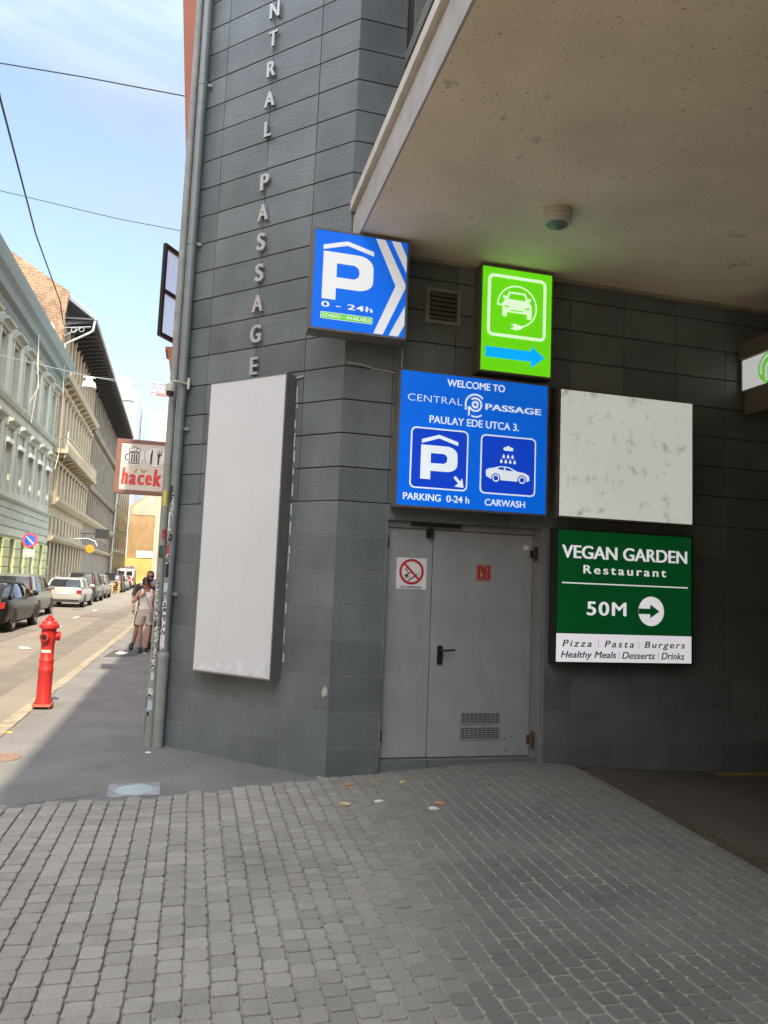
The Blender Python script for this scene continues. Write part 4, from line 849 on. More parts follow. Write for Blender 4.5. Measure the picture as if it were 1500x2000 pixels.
c = MB(); c.box(-1.6, 5.6, -.4, -.07, -.3, 3.9); c.build('painted_wall', mat('yellow mural', (.46,.38,.13), .9, var=.2, scale=.7), eb)
c = MB(); c.box(1.4, 4.0, -.5, -.41, 4.0, 5.0); c.build('billboard', white_paint, eb)
c = MB()
for a, b_ in ((-.4,2.4),(.4,2.5),(.0,1.8)): c.ball((a+.5,-.42,b_), .42, 10, 1, .08, .6)
c.build('mural_shape', mat('mural violet', (.18,.12,.25), .9), eb)
simple_building('stone_house', 'pale ornate house on the right side at the street end', -4.6, 8, 86, 108, 12.5, pm_, 3, 8, 'ws')
simple_building('corner_house', 'dark glazed house between cream tenement and ochre house', -20, -9.9, 87.8, 88.2, 15.5, mat('dark teal cladding', (.05,.08,.085), .4), 3, 2, 's')
c = MB(); c.tube([(-9.15,88.0,-.1),(-9.05,88.0,13.2)], .12, 8); tag(c.build('roof_drainpipe', bpy.data.materials['zinc gutter'], smooth=True), 'tall pale drainpipe at the corner of the ochre house', 'drainpipe')
gt = empty('glass_tower', (-19.5, 140, 0), 0, 'pale glass tower with white edges rising behind the dark eaves', 'building')
c = MB(); c.box(0, 7.1, 0, 12, -.3, 33.5); c.build('wall', mat('pale green glazing', (.22,.29,.28), .2, var=.08, scale=.2), gt)
c = MB(); c.box(6.9, 7.5, -.3, 12, -.3, 34.6); c.box(-.2, 6.9, -.3, -.01, 33.3, 34.3); c.box(-.2, 6.9, -.3, -.01, 26.8, 27.1); c.box(-.2, 6.9, -.3, -.01, 20.8, 21.1); c.build('frame', mat('tower white', (.42,.43,.44), .6), gt)
c = MB(); c.box(1, 6.2, 2, 8, 33.6, 38.0); c.box(.5, 6.8, 1, 1.2, 35.2, 35.6); c.build('plant_room', bpy.data.materials['tower white'], gt)
wt = empty('white_building', (-12.4, 150, 0), 0, 'plain white building with a sloping glass edge under the crane', 'building')
c = MB(); c.prism([(1.2,-.3),(9.5,-.3),(9.5,33.6),(2.6,33.8),(1.2,33)], 0, 14, 'y'); c.build('wall', mat('white render', (.34,.36,.40), .8, var=.04), wt)
c = MB(); c.prism([(-.4,-.3),(1.6,-.3),(2.9,24),(2.2,34),(1.2,34)], -.6, -.02, 'y'); c.build('glass_edge', mat('grey glass', (.20,.24,.28), .15), wt)
cr_ = empty('tower_crane', (-13.5, 190, 0), 0, 'red and white crane jib above the white building', 'crane')
c = MB(); z0, z1, y = 47.2, 49.6, 0
for a, b_, e, f in ((0,z0,9.5,z0-.3),(0,z1,9,z1-.5)): c.tube([(a,0,b_),(e,0,f)], .14, 6)
for i in range(5): c.tube([(i*1.9,0,z0),(i*1.9+.95,0,z1-.1)], .09, 5); c.tube([(i*1.9+.95,0,z1-.1),(i*1.9+1.9,0,z0)], .09, 5)
c.box(1.5, 4.2, -.4, .4, z0-.7, z0-.1); c.build('jib', mat('crane red', (.40,.10,.08), .6), cr_)
c = MB(); c.tube([(8.8,0,0),(8.8,0,52)], .35, 6); c.box(9.5, 13.5, -.4, .4, z0+.2, z1-.6); c.build('mast', mat('crane white', (.62,.64,.66), .6), cr_)

# wires over the street and the hanging street lamp
wire_m = mat('dark wire', (.03,.035,.04), .7); pale_wire = mat('pale wire', (.28,.30,.33), .6)
def wire(label, pts, r=.011, m=wire_m):
    c = MB(); c.tube(pts, r, 6); return tag(c.build('overhead_wire', m, smooth=True), label, 'wire')
wire('upper dark overhead wire crossing the sky high on the left', [(-.2,14,11.0),(-2.6,14,10.98),(-4.4,14,10.92),(-8.5,14,10.7)], .012)
wire('lower thin overhead wire crossing the sky at mid height', [(-.2,20,11.05),(-2.6,20,11.15),(-5.5,20,11.42),(-8.5,20,11.8)], .010)
wire('thick dark wire running along the street to the brick gable', [(-8.45,45.9,16.3),(-7.6,40,15.6),(-6.8,30,14.75),(-5.67,20,13.93),(-4.4,10,13.3),(-.25,-14,12.5)], .03)
hl = empty('street_lamp', (-4.41, 30, 8.85), 0, 'white bell street lamp hanging on wires over the street', 'street lamp')
c = MB(); c.lathe([(.05,.38),(.12,.36),(.14,.26),(.22,.22),(.27,.05),(.27,.0),(.25,.0),(.2,.03)], 20); c.box(-.22,.22,-.05,.05,.40,.44); c.build('shade', white_paint, hl, smooth=True)
c = MB(); c.ball((0,0,.02), .16, 12, 1, 1, .5); c.build('bulb', frost_m, hl, smooth=True)
wire('thin wire carrying the hanging street lamp from the right side', [(-4.41,30,9.3),(-2.4,30,9.28),(-.2,30,9.3)], .012, pale_wire)
wire('thin wire carrying the hanging street lamp from the left eaves', [(-4.41,30,9.3),(-6.4,30,9.6),(-8.5,30,9.9)], .012, pale_wire)
wire('slack wire sloping from the street lamp towards the security camera', [(-4.30,30,9.3),(-2.5,29,8.9),(-.2,28,8.6)], .010, pale_wire)

# ------------------------------------------------------------------ hydrant
hy = empty('fire_hydrant', (-1.745, 10.25, 0), 0, 'red cast iron fire hydrant standing on the sunny pavement edge', 'fire hydrant')
c = MB(); c.lathe([(.098,.05),(.10,.09),(.088,.12),(.086,.45),(.090,.46),(.090,.49),(.084,.50),(.083,.58),(.088,.585),(.088,.61),(.080,.62),(.078,.80),(.086,.82),(.090,.90),(.088,.99),(.095,1.0)], 28); c.build('barrel', red_paint, hy, smooth=True)
c = MB(); c.prism(rrect(-.115,.115,-.115,.115,.03), .03, .06, 'z'); 
c.build('base_plate', mat('worn red flange', (.42,.10,.08), .6, var=.25, scale=20), hy)
for a in (45,135,225,315):
    c = MB(); c.tube([(.13*math.cos(R(a)),.13*math.sin(R(a)),-.005),(.12*math.cos(R(a)),.12*math.sin(R(a)),.075)], .014, 6); c.build('bolt', rust_m, hy)
c = MB(); c.lathe([(.095,1.0),(.118,1.005),(.122,1.03),(.118,1.05),(.098,1.06),(.085,1.09),(.055,1.10),(.05,1.12),(.052,1.135),(.03,1.14),(.028,1.165),(.012,1.17)], 28); c.build('bonnet', red_paint, hy, smooth=True)
for (dx, dy) in ((-.22,-.97),(.94,.34)):
    d = Vector((dx,dy,-.12)).normalized(); c = MB(); p = Vector((0,0,.915)); c.tube([p+d*.05, p+d*.105, p+d*.107, p+d*.135, p+d*.14], [.05,.05,.06,.06,.048], 16); nz_ = c.build('nozzle', red_paint, hy, smooth=True)
    c = MB(); c.tube([p+d*.139, p+d*.1415], [.036,.036], 14); c.build('outlet', black_m, nz_)
c = MB(); n = 9
vs = [];
for i in range(n+1):
    a = R(215+ i*95/n); vs += [(.0805*math.cos(a), .0805*math.sin(a), .70), (.0805*math.cos(a), .0805*math.sin(a), .735)]
c.add(vs, [(2*i,2*i+2,2*i+3,2*i+1) for i in range(n)]); c.build('label', mat('worn white label', (.6,.55,.45), .6, var=.3, scale=40), hy)

# covers in the pavement
cp = empty('cover_plate', (-.355, 6.43, 0), R(3), 'square concrete cover with a pale round lid where the asphalt meets the pavers', 'manhole cover')
c = MB(); sq = [(-.20,-.185),(.20,-.185),(.20,.185),(-.20,.185)]; rd = circ(0,0,.163,32)
cu = shape('frame', [sq, rd], mat('chipped concrete', (.30,.29,.30), .9, var=.3, scale=9, bump=.5, bscale=25), cp, 0, .02)
for v in cu.data.vertices: v.co = (v.co.x, v.co.z, .003+v.co.y)
c = MB(); c.lathe([(.163,-.02),(.163,.001),(.150,.0045),(.146,.003),(.143,-.002),(.001,-.001)], 32); c.build('lid_ring', mat('pale lid ring', (.36,.37,.40), .6, var=.15), cp)
c = MB(); c.lathe([(.142,-.01),(.142,.002),(.001,.003)], 32); c.build('lid', mat('pale green lid', (.36,.44,.43), .45, var=.08, scale=9), cp)
mh = empty('manhole_cover', (-1.62, 7.62, 0), 0, 'small round iron manhole cover in the sunny pavement at the left edge', 'manhole cover')
c = MB(); c.lathe([(.17,-.02),(.17,.003),(.155,.005),(.15,.001),(.01,.002)], 28); c.build('cover', mat('rusty cover', (.22,.14,.10), .7, var=.25, scale=25, bump=.4, bscale=60), mh)

# ------------------------------------------------------------------ litter
sc_m = [mat('bread scrap', (.62,.50,.28), .8, var=.2, scale=60), mat('orange peel', (.50,.25,.11), .7, var=.2, scale=60), mat('white scrap', (.72,.70,.60), .7, var=.1)]
for (x, y, k, s_, lb) in ((1.403,6.318,1,.035,'orange peel scrap nearest the foot of the slate corner'),(1.626,6.36,1,.022,'tiny orange scrap closest to the left edge of the door step'),(1.86,6.255,0,.025,'upright pale crumb in front of the narrow door leaf'),(1.272,5.807,0,.035,'pale yellow scrap lying furthest left on the pavers'),(1.536,5.804,2,.036,'whitish yellow scrap in the middle of the scattered food'),(1.901,5.538,2,.033,'cream chunk of food, the one nearest the camera'),(1.99,5.643,1,.032,'brownish orange scrap furthest right on the pavers')):
    c = MB(); vs = []; n = 9; a0 = random.random()*6
    for z, q in ((0, .9), (.010, 1.0), (.018, .55)):
        for i in range(n):
            a = a0+2*math.pi*i/n; r = s_*q*(1+.25*math.sin(3*a+a0)); vs.append((r*1.25*math.cos(a), r*.6*math.sin(a), z))
    c.add(vs, [tuple(range(n))[::-1]] + [(i,(i+1)%n,n+(i+1)%n,n+i) for i in range(n)] + [(n+i,n+(i+1)%n,2*n+(i+1)%n,2*n+i) for i in range(n)] + [tuple(range(2*n,3*n))])
    o = c.build('food_scrap', sc_m[k], smooth=True); o.location = (x, y, hgt(x,y)); o.rotation_euler.z = random.uniform(-.6,.6); tag(o, lb, 'food scrap', 'food scraps scattered before the door')
def crumpled(name, label, loc, s_, m):
    c = MB(); vs = []; n = 11
    for j in range(5):
        for i in range(n):
            a = 2*math.pi*i/n; r = s_*(1, 1.05, .8, .5, .1)[j]*random.uniform(.7,1.25); vs.append((r*1.4*math.cos(a), r*math.sin(a), s_*(0,.15,.4,.55,.5)[j]*random.uniform(.7,1.2)))
    c.add(vs, [(j*n+i, j*n+(i+1)%n, (j+1)*n+(i+1)%n, (j+1)*n+i) for j in range(4) for i in range(n)] + [tuple(range(n))[::-1], tuple(range(4*n,5*n))])
    o = c.build(name, m); o.location = loc; return tag(o, label, 'litter')
crumpled('crumpled_paper', 'crumpled white paper on the dark pavement patch by the couple', (-1.38,16.9,.002), .09, white_paint)
crumpled('crumpled_paper', 'crumpled pale wrapper lying on the road left of the hydrant', (-3.6,18.3,-.06), .085, mat('grey paper', (.5,.48,.42), .8))
crumpled('cigarette_butt', 'tiny white scrap on the pavement by the foot of the drainpipes', (-.324,7.72,-.002), .02, white_paint)
crumpled('dry_leaf', 'small yellow leaf on the sunny pavement below the hydrant', (-1.80,8.75,-.002), .022, mat('yellow leaf', (.55,.42,.06), .8))

# ------------------------------------------------------------------ parked cars
tyre_m = mat('tyre rubber', (.018,.018,.018), .85); rim_a = mat('alloy rim', (.42,.42,.42), .35, metal=.7); tail_m = mat('tail light red', (.26,.008,.008), .2, coat=.5); cglass_m = mat('car glass', (.022,.026,.03), .05, var=.1); trim_m = mat('black trim', (.02,.02,.02), .6); plate_m = mat('number plate', (.66,.66,.62), .5); head_m = mat('headlight glass', (.55,.56,.58), .1)
def paint(n, col): return mat(n, col, .34, metal=.1, var=.03, coat=.3, spec=.35)
def loft(rings, closed_caps=True):
    c = MB(); n = len(rings[0]); vs = [p for r in rings for p in r]; fs = []
    for i in range(len(rings)-1):
        for k in range(n): fs.append((i*n+k, i*n+(k+1) % n, (i+1)*n+(k+1) % n, (i+1)*n+k))
    fs += [tuple(range(n))[::-1], tuple(range((len(rings)-1)*n, len(rings)*n))]
    c.add(vs, fs); return c
def car(label, x, y, L, hw, belt, top, cab, m, tall=False, front=False, rz=R(90), rail=False):
    """cab = (base rear, base front, roof rear, roof front) as fractions of the length"""
    r = empty('parked_car', (x, y, -.06), rz, label, 'car', 'cars parked along the street')
    def sect(xx, zb, zt, w):
        h = zt-zb; half = [(0,zb),(.84*w,zb),(.96*w,zb+.10*h),(w,zb+.33*h),(w*1.0,zb+.6*h),(.975*w,zb+.82*h),(.90*w,zt-.01),(.80*w,zt+.015),(0,zt+.03)]
        return [(xx, yy, zz) for yy, zz in half] + [(xx, -yy, zz) for yy, zz in half[-2:0:-1]]
    bt = belt; st_ = [(0,.42,bt*.86,.80*hw),(.03,.34,bt*.95,.90*hw),(.10*1,.27,bt*.985,.955*hw),(.3,.24,bt,.985*hw),(.22*L,.22,bt,hw),(.5*L,.21,bt,hw),(.66*L,.21,bt*.985,hw),(.80*L,.22,bt*.93,.985*hw),(.92*L,.25,bt*.85,.93*hw),(.975*L,.30,bt*.76,.84*hw),(L,.38,bt*.66,.70*hw)]
    if tall: st_[0] = (0,.42,bt*.95,.86*hw); st_[1] = (.03,.34,bt*.985,.93*hw)
    loft([sect(*s) for s in st_]).build('body', m, r, smooth=True)
    b0, b1, r0, r1 = (v*L for v in cab); zr = top
    def oval(x0, x1, w, z, rr=.22):
        return [(px, py, z) for px, py in rrect(x0, x1, -w, w, rr, 3)]
    g = loft([oval(b0, b1, .93*hw, bt-.03), oval(b0+(r0-b0)*.55, b1+(r1-b1)*.55, .84*hw, bt+(zr-bt)*.55), oval(r0+.02, r1-.02, .74*hw, zr-.05)]).build('windows', cglass_m, r, smooth=True)
    rf = loft([oval(r0-.02, r1+.04, .765*hw, zr-.09), oval(r0-.01, r1+.02, .76*hw, zr-.045), oval(r0+.10, r1-.12, .66*hw, zr-.005), oval(r0+.4, r1-.4, .40*hw, zr+.01)])
    for sg in (-1, 1):
        P = lambda u, t: Vector((b0+(r0-b0)*t if u == 0 else b1+(r1-b1)*t, sg*hw*(.93-.18*t)*.985, bt-.02+(zr-.06-bt)*t))
        rf.tube([P(0,0)+Vector((.06,0,0)), P(0,.5)+Vector((.06,sg*.01,0)), P(0,1)+Vector((.08,0,0))], [.065,.055,.05], 6)
        rf.tube([P(1,0)-Vector((.05,0,0)), P(1,.5)+Vector((-.04,sg*.01,0)), P(1,1)-Vector((.06,0,0))], .035, 6)
        mxx = (b0+b1)/2+.05*L; rf.tube([(mxx, sg*.925*hw, bt), (mxx-.05, sg*.845*hw, bt+(zr-bt)*.55), (mxx-.08, sg*.75*hw, zr-.06)], .035, 6)
        if rail: rf.tube([(r0+.1, sg*.66*hw, zr+.03),(r1-.3, sg*.66*hw, zr+.03)], .02, 6)
    rf.build('roof', m, r, smooth=True)
    for sg in (-1, 1):
        for xx in (.19*L, .80*L):
            M_ = Matrix.Translation((xx, sg*(hw-.105), .315)) @ Matrix.Rotation(R(90), 4, 'X')
            c = MB(); c.lathe([(.20,-.10),(.30,-.105),(.318,-.08),(.318,.08),(.30,.105),(.20,.10)], 22, M_); w_ = c.build('wheel', tyre_m, r, smooth=True)
            c = MB(); c.lathe([(.205,-.104),(.20,-.09),(.06,-.085),(.05,-.10),(.001,-.10)], 22, M_)
            c.lathe([(.205,.104),(.20,.09),(.06,.085),(.05,.10),(.001,.10)], 22, M_); rm = c.build('rim', rim_a, w_)
            c = MB()
            for k in range(5):
                a = R(72*k+20)
                for zz in (-.0875, .0875):
                    q = [Vector((rr*math.cos(a+da), rr*math.sin(a+da), zz*1.06)) for rr, da in ((.09,-.25),(.185,-.38),(.185,.38),(.09,.25))]
                    c.add([M_ @ p for p in q], [(0,1,2,3)])
            c.build('rim_gap', trim_m, rm)
            c = MB(); a0 = [(xx+.36*math.cos(R(t)), .315+.36*math.sin(R(t))) for t in range(-10, 191, 20)]
            c.prism(a0, sg*(hw-.05), sg*(hw+.004), 'y'); c.build('wheel_arch', trim_m, r)
        hgt_ = (bt*.70, bt*.88) if not tall else (bt*.78, zr-.22)
        c = MB()
        if not tall: c.bbox(0, .36*hw, -.012, .1, hgt_[0], hgt_[1], .02); T = Matrix(((0,1,0,0),(-1,0,0,0),(0,0,1,0),(0,0,0,1)))
        if not tall:
            y0, y1 = sorted((sg*(.40 if L > 4.8 else .66)*hw, sg*.925*hw)); c = MB(); c.prism([(-.012,hgt_[0]),(.05,hgt_[0]),(.16,hgt_[0]+.05),(.20,hgt_[1]),(-.0,hgt_[1])], y0, y1, 'y')
        else:
            z0, z1 = hgt_; x0_ = b0+(r0-b0)*.5; y0, y1 = sorted((sg*.74*hw, sg*.905*hw)); c = MB(); ys = (sg*.77*hw, sg*.93*hw); yt = (sg*.68*hw, sg*.82*hw)
            c.add([(-.02,ys[0],z0),(.10,ys[1],z0),(-.02+r0*.8,yt[0],z1),(.10+r0*.8,yt[1],z1),(.15,ys[0],z0),(.25,ys[1],z0),(.2+r0*.8,yt[0],z1),(.25+r0*.8,yt[1],z1)], [(0,1,3,2),(4,6,7,5),(0,4,5,1),(2,3,7,6),(0,2,6,4),(1,5,7,3)])
        c.build('tail_light', tail_m, r)
        c = MB(); y0, y1 = sorted((sg*.50*hw, sg*.80*hw)); c.box(.93*L, .985*L, y0, y1, bt*.60, bt*.76); c.build('headlight', head_m, r)
        c = MB(); c.ball((b1-.12*L*.6, sg*(hw+.08), bt+.06), .10, 10, .7, .9, .75); c.tube([(b1-.08*L, sg*.88*hw, bt+.03),(b1-.08*L, sg*(hw+.05), bt+.05)], .025, 6); c.build('mirror', m, r)
    c = MB(); c.box(-.02, .05, -.26, .26, bt*.66, bt*.66+.115); c.build('number_plate', plate_m, r)
    c = MB(); c.box(-.025, .2, -.80*hw, .80*hw, .30, .40); c.box(L-.25, L+.01, -.66*hw, .66*hw, .30, .42); c.build('bumper_trim', trim_m, r)
    return r
p_black = mat('black car paint', (.006,.0065,.008), .3, var=.03, coat=.08, spec=.25); p_grey = paint('grey green car paint', (.17,.18,.165)); p_silver = paint('silver car paint', (.38,.375,.35)); p_dark = paint('dark grey car paint', (.05,.052,.05)); p_white = paint('white car paint', (.72,.72,.70)); p_red = paint('dark red car paint', (.28,.03,.03))
car('low black sedan with wide red tail lights, nearest of the parked cars', -5.80, 22.15, 4.95, .92, .98, 1.42, (.10,.72,.30,.56), p_black)
car('grey green hatchback with tall tail lights parked ahead of the black sedan', -6.45, 29.3, 4.3, .89, 1.02, 1.60, (.02,.74,.09,.55), p_grey, True)
car('silver estate car with a bright tailgate parked third in the row', -6.05, 38.6, 4.5, .87, .98, 1.45, (.02,.72,.10,.54), p_silver, False, rail=True)
car('dark tall hatchback with high red lamps just beyond the silver estate', -6.35, 46.2, 4.2, .89, 1.05, 1.72, (.01,.76,.06,.56), p_dark, True)
car('grey hatchback beyond the dark tall hatchback', -6.55, 52.8, 4.1, .88, 1.0, 1.62, (.02,.74,.09,.55), p_grey, True)
car('black estate with a pale roof rail behind the stacked pallets', -7.0, 69.6, 4.4, .90, 1.05, 1.70, (.02,.74,.08,.55), p_black, True, rail=True)
car('distant silver car after the black estate', -7.2, 76.5, 4.2, .88, .98, 1.55, (.02,.74,.09,.55), p_silver, True)
car('distant dark red car close to the white van', -7.5, 83.5, 4.1, .88, .98, 1.52, (.02,.74,.09,.55), p_red, True)
car('white car facing the camera, half hidden behind the couple', -3.1, 66.0, 4.2, .90, 1.0, 1.52, (.04,.74,.12,.55), p_white, False, rz=R(-90))
vn = empty('white_van', (-8.0, 94, -.06), R(90), 'white van far down the street before the yellow wall', 'van')
loft([[(x_, py, pz) for py, pz in rrect(-w_, w_, .3, h_, .12, 3)] for x_, w_, h_ in ((0,.95,2.2),(.1,1.0,2.28),(3.4,1.0,2.28),(4.2,.96,1.5),(5.1,.9,1.2),(5.3,.8,1.0))]).build('body', p_white, vn, smooth=True)
for sg in (-1,1):
    c = MB(); y0, y1 = sorted((sg*.1, sg*.8)); c.box(-.012, .02, y0, y1, 1.45, 2.0); c.build('rear_window', cglass_m, vn)
    c = MB(); y0, y1 = sorted((sg*.82, sg*.97)); c.box(-.02, .05, y0, y1, .8, 1.3); c.build('tail_light', tail_m, vn)
    for xx in (.9, 4.3): c = MB(); c.lathe([(.2,-.1),(.33,-.1),(.33,.1),(.2,.1)], 18, Matrix.Translation((xx, sg*.9, .33)) @ Matrix.Rotation(R(90),4,'X')); c.build('wheel', tyre_m, vn)

# pallets stacked at the roadside
wood = mat('raw pallet wood', (.50,.30,.12), .85, var=.2, scale=6, tone=.2)
pb = empty('pallet', (-6.62, 66.6, -.06), R(2), None)
c = MB()
for k in range(7): c.box(-.6, .6, -.4+k*.117, -.4+k*.117+.095, .122, .144, random.random())
c.build('deck', wood, pb)
c = MB()
for xx in (-.6, -.07, .46):
    c.box(xx, xx+.14, -.4, .4, .10, .1215, random.random()); c.box(xx, xx+.14, -.4, .4, 0, .02, random.random())
    for yy in (-.4, -.07, .26): c.box(xx, xx+.14, yy, yy+.14, .0205, .0995, random.random())
c.build('blocks', wood, pb)
names = ['lowest wooden pallet of the roadside stack, resting on the asphalt', 'second wooden pallet up in the roadside stack', 'third wooden pallet up in the roadside stack', 'middle wooden pallet of the roadside stack', 'third wooden pallet down in the roadside stack', 'wooden pallet just under the top one of the stack', 'topmost wooden pallet of the stack before the black estate']
for i, nm in enumerate(names):
    o = pb if i == 0 else copy_tree(pb)
    o.location = (-6.62+random.uniform(-.04,.04), 66.6, -.06+.147*i); o.rotation_euler.z = R(random.uniform(-4,4)); tag(o, nm, 'pallet', 'pallets stacked at the roadside')

# ------------------------------------------------------------------ the couple walking on the pavement
skin_w = mat('warm skin', (.42,.235,.16), .55, var=.05); skin_m = mat('tanned skin', (.34,.19,.13), .55, var=.05); hair_m = mat('dark brown hair', (.018,.012,.010), .55, var=.3, scale=40)
top_m = mat('white cotton', (.74,.72,.70), .9, var=.05, bump=.2, bscale=30); short_m = mat('beige cotton', (.45,.40,.33), .9, var=.08, bump=.3, bscale=14); navy_m = mat('charcoal cotton', (.03,.033,.042), .9, var=.1); shoe_m = mat('black shoe', (.015,.015,.016), .6); bag_m = mat('grey bag fabric', (.20,.17,.15), .8)
def skinned(V, Ed, root):
    me = bpy.data.meshes.new('tmp'); me.from_pydata([v[:3] for v in V], Ed, []); o = bpy.data.objects.new('tmp', me); COL.objects.link(o)
    o.modifiers.new('skin', 'SKIN'); s2 = o.modifiers.new('sub', 'SUBSURF'); s2.levels = 2; s2.render_levels = 2
    if not me.skin_vertices: 
        try: me.skin_vertices.new()
        except Exception: pass
    sv = me.skin_vertices[0].data
    for i, v in enumerate(V): sv[i].radius = (v[3], v[4] if len(v) > 4 else v[3]); sv[i].use_root = (i == root)
    bpy.context.view_layer.update()
    m2 = bpy.data.meshes.new_from_object(o.evaluated_get(bpy.context.evaluated_depsgraph_get()))
    bpy.data.objects.remove(o); c = MB(); c.add([tuple(v.co) for v in m2.vertices], [tuple(p.vertices) for p in m2.polygons]); bpy.data.meshes.remove(m2); return c
def hand(c, wrist, d, palm_n, s_=1.0, curl=.35):                 # palm and five bent fingers grown on to the wrist
    wrist, d, n = Vector(wrist), Vector(d).normalized(), Vector(palm_n).normalized(); side = d.cross(n).normalized()
    c.ball(wrist + d*.045*s_, .042*s_, 10, 1, 1, 1)
    for k, (o_, l) in enumerate(((-.027,.062),(-.009,.072),(.009,.068),(.026,.054))):
        b = wrist + d*.075*s_ + side*o_*s_; c.tube([b, b+d*l*.5*s_+n*l*.1*s_, b+d*l*.85*s_+n*l*curl*s_, b+d*l*s_+n*l*(curl+.3)*s_], [.0105*s_,.0095*s_,.008*s_,.005*s_], 6)
    b = wrist + d*.03*s_ - side*.03*s_; c.tube([b, b+d*.025*s_-side*.022*s_+n*.012*s_, b+d*.052*s_-side*.028*s_+n*.03*s_], [.012*s_,.010*s_,.006*s_], 6)
def rings_loft(rs, n=18):                                        # elliptical cross-sections (cx, cy, z, rx, ry)
    return loft([[(cx+rx*math.cos(2*math.pi*k/n), cy+ry*math.sin(2*math.pi*k/n), z) for k in range(n)] for cx, cy, z, rx, ry in rs])
def head(c, p, tilt, s_=1.0):                                    # skull, jaw, nose, ears
    T = Matrix.Translation(p) @ Matrix.Rotation(tilt, 4, 'X')
    c.lathe([(.004,-.118*s_),(.035*s_,-.115*s_),(.058*s_,-.085*s_),(.068*s_,-.04*s_),(.074*s_,.0),(.076*s_,.04*s_),(.068*s_,.08*s_),(.045*s_,.11*s_),(.01*s_,.121*s_)], 20, T @ Matrix.Diagonal((1,1.22,1,1)))
    c.tube([T @ Vector((0,-.088*s_,.015*s_)), T @ Vector((0,-.108*s_,-.028*s_)), T @ Vector((0,-.086*s_,-.036*s_))], [.008*s_,.014*s_,.010*s_], 8)
    for sg in (-1,1): c.ball(T @ Vector((sg*.077*s_,.005,-.005)), .024*s_, 8, .4, .7, 1)
    return T
def face_parts(T, root, s_, lipm, glasses=True):
    if glasses:
        c = MB()
        for sg in (-1,1): c.ball(T @ Vector((sg*.034*s_,-.088*s_,.018*s_)), .029*s_, 10, 1, .35, .8); c.tube([T @ Vector((sg*.06*s_,-.075*s_,.022*s_)), T @ Vector((sg*.079*s_,.0,.018*s_))], .004, 5)
        c.tube([T @ Vector((-.02*s_,-.096*s_,.022*s_)), T @ Vector((.02*s_,-.096*s_,.022*s_))], .005, 5); c.build('sunglasses', black_m, root)
    c = MB(); c.ball(T @ Vector((0,-.080*s_,-.066*s_)), .022*s_, 8, 1, .4, .3); c.build('mouth', lipm, root)
lip = mat('lip colour', (.30,.09,.08), .5)
# woman
wm_ = empty('person', (-.99, 17.35, 0), R(4), 'person in a white tank top and beige shorts, hand raised to the chin', 'person')
V = [(0,.0,.90,.125,.10),(0,.0,1.06,.10,.085),(0,-.005,1.22,.122,.10),(0,.005,1.345,.085,.065),(0,-.01,1.415,.047),(0,-.03,1.47,.045),
     (-.155,.01,1.335,.05),(-.285,-.01,1.09,.038),(-.14,-.17,1.235,.027),
     (.155,.01,1.335,.05),(.235,.04,1.09,.038),(.225,-.02,.87,.026),
     (-.09,.0,.80,.088),(-.085,-.035,.48,.052),(-.075,.0,.27,.05),(-.06,.035,.09,.033),(-.06,-.06,.035,.030),
     (.09,-.0,.80,.088),(.085,-.09,.48,.052),(.07,-.09,.27,.05),(.055,-.09,.09,.033),(.05,-.19,.035,.030)]
Ed = [(0,1),(1,2),(2,3),(3,4),(4,5),(3,6),(6,7),(7,8),(3,9),(9,10),(10,11),(0,12),(12,13),(13,14),(14,15),(15,16),(0,17),(17,18),(18,19),(19,20),(20,21)]
c = skinned(V, Ed, 0); T = head(c, (-.03,-.07,1.535), R(22), .98); hand(c, (-.14,-.17,1.235), (.75,.10,.62), (.3,.9,.1), .95, .5); hand(c, (.225,-.02,.87), (-.02,-.1,-1), (-1,0,0), .95)
c.build('body', skin_w, wm_, smooth=True); face_parts(T, wm_, .98, lip)
c = MB(); c.lathe([(.079,-.02),(.085,.02),(.083,.06),(.07,.10),(.045,.128),(.01,.137)], 18, T @ Matrix.Translation((0,.012,0)) @ Matrix.Diagonal((1,1.2,1,1))); c.ball(T @ Vector((0,.115,.03)), .05, 10); c.build('hair', hair_m, wm_, smooth=True)
c = rings_loft([(0,0,.96,.163,.118),(0,0,1.06,.138,.108),(0,-.01,1.16,.150,.125),(0,-.015,1.25,.158,.132),(0,-.005,1.31,.140,.105),(0,.0,1.335,.10,.085)])
for sg in (-1,1): c.tube([(sg*.085,-.075,1.30),(sg*.095,-.02,1.392),(sg*.09,.07,1.30)], .022, 8)
c.build('tank_top', top_m, wm_, smooth=True)
c = rings_loft([(0,0,.80,.185,.135),(0,0,.90,.182,.132),(0,0,.99,.150,.112)])
for sg, yo in ((-1,-.015),(1,-.04)): c.v; L0 = rings_loft([(sg*.105,yo,.615,.108,.12),(sg*.10,yo*.6,.72,.106,.125),(sg*.088,0,.84,.10,.128)]); c.add(L0.v, L0.f)
c.build('shorts', short_m, wm_, smooth=True)
for x_, y_ in ((-.06,-.03),(.05,-.16)):
    c = rings_loft([(x_,y_-.02,.0,.045,.125),(x_,y_-.02,.03,.047,.128),(x_,y_,.065,.043,.085),(x_,y_+.04,.11,.040,.05)]); sh = c.build('shoe', shoe_m, wm_, smooth=True)
    c = rings_loft([(x_,y_-.02,.001,.049,.13),(x_,y_-.02,.022,.049,.13)]); c.build('sole', white_paint if x_ > 0 else shoe_m, sh)
c = MB(); c.tube([(-.06,-.125,1.36),(.0,-.15,1.22),(.06,-.145,1.05),(.14,-.13,.93)], .008, 6); c.prism(rrect(.09,.25,.72,.90,.03), -.19, -.13, 'y'); c.build('shoulder_bag', bag_m, wm_)
c = MB(); c.tube([(-.175,-.135,1.205),(-.155,-.155,1.222)], .034, 10); c.build('wristwatch', black_m, wm_)
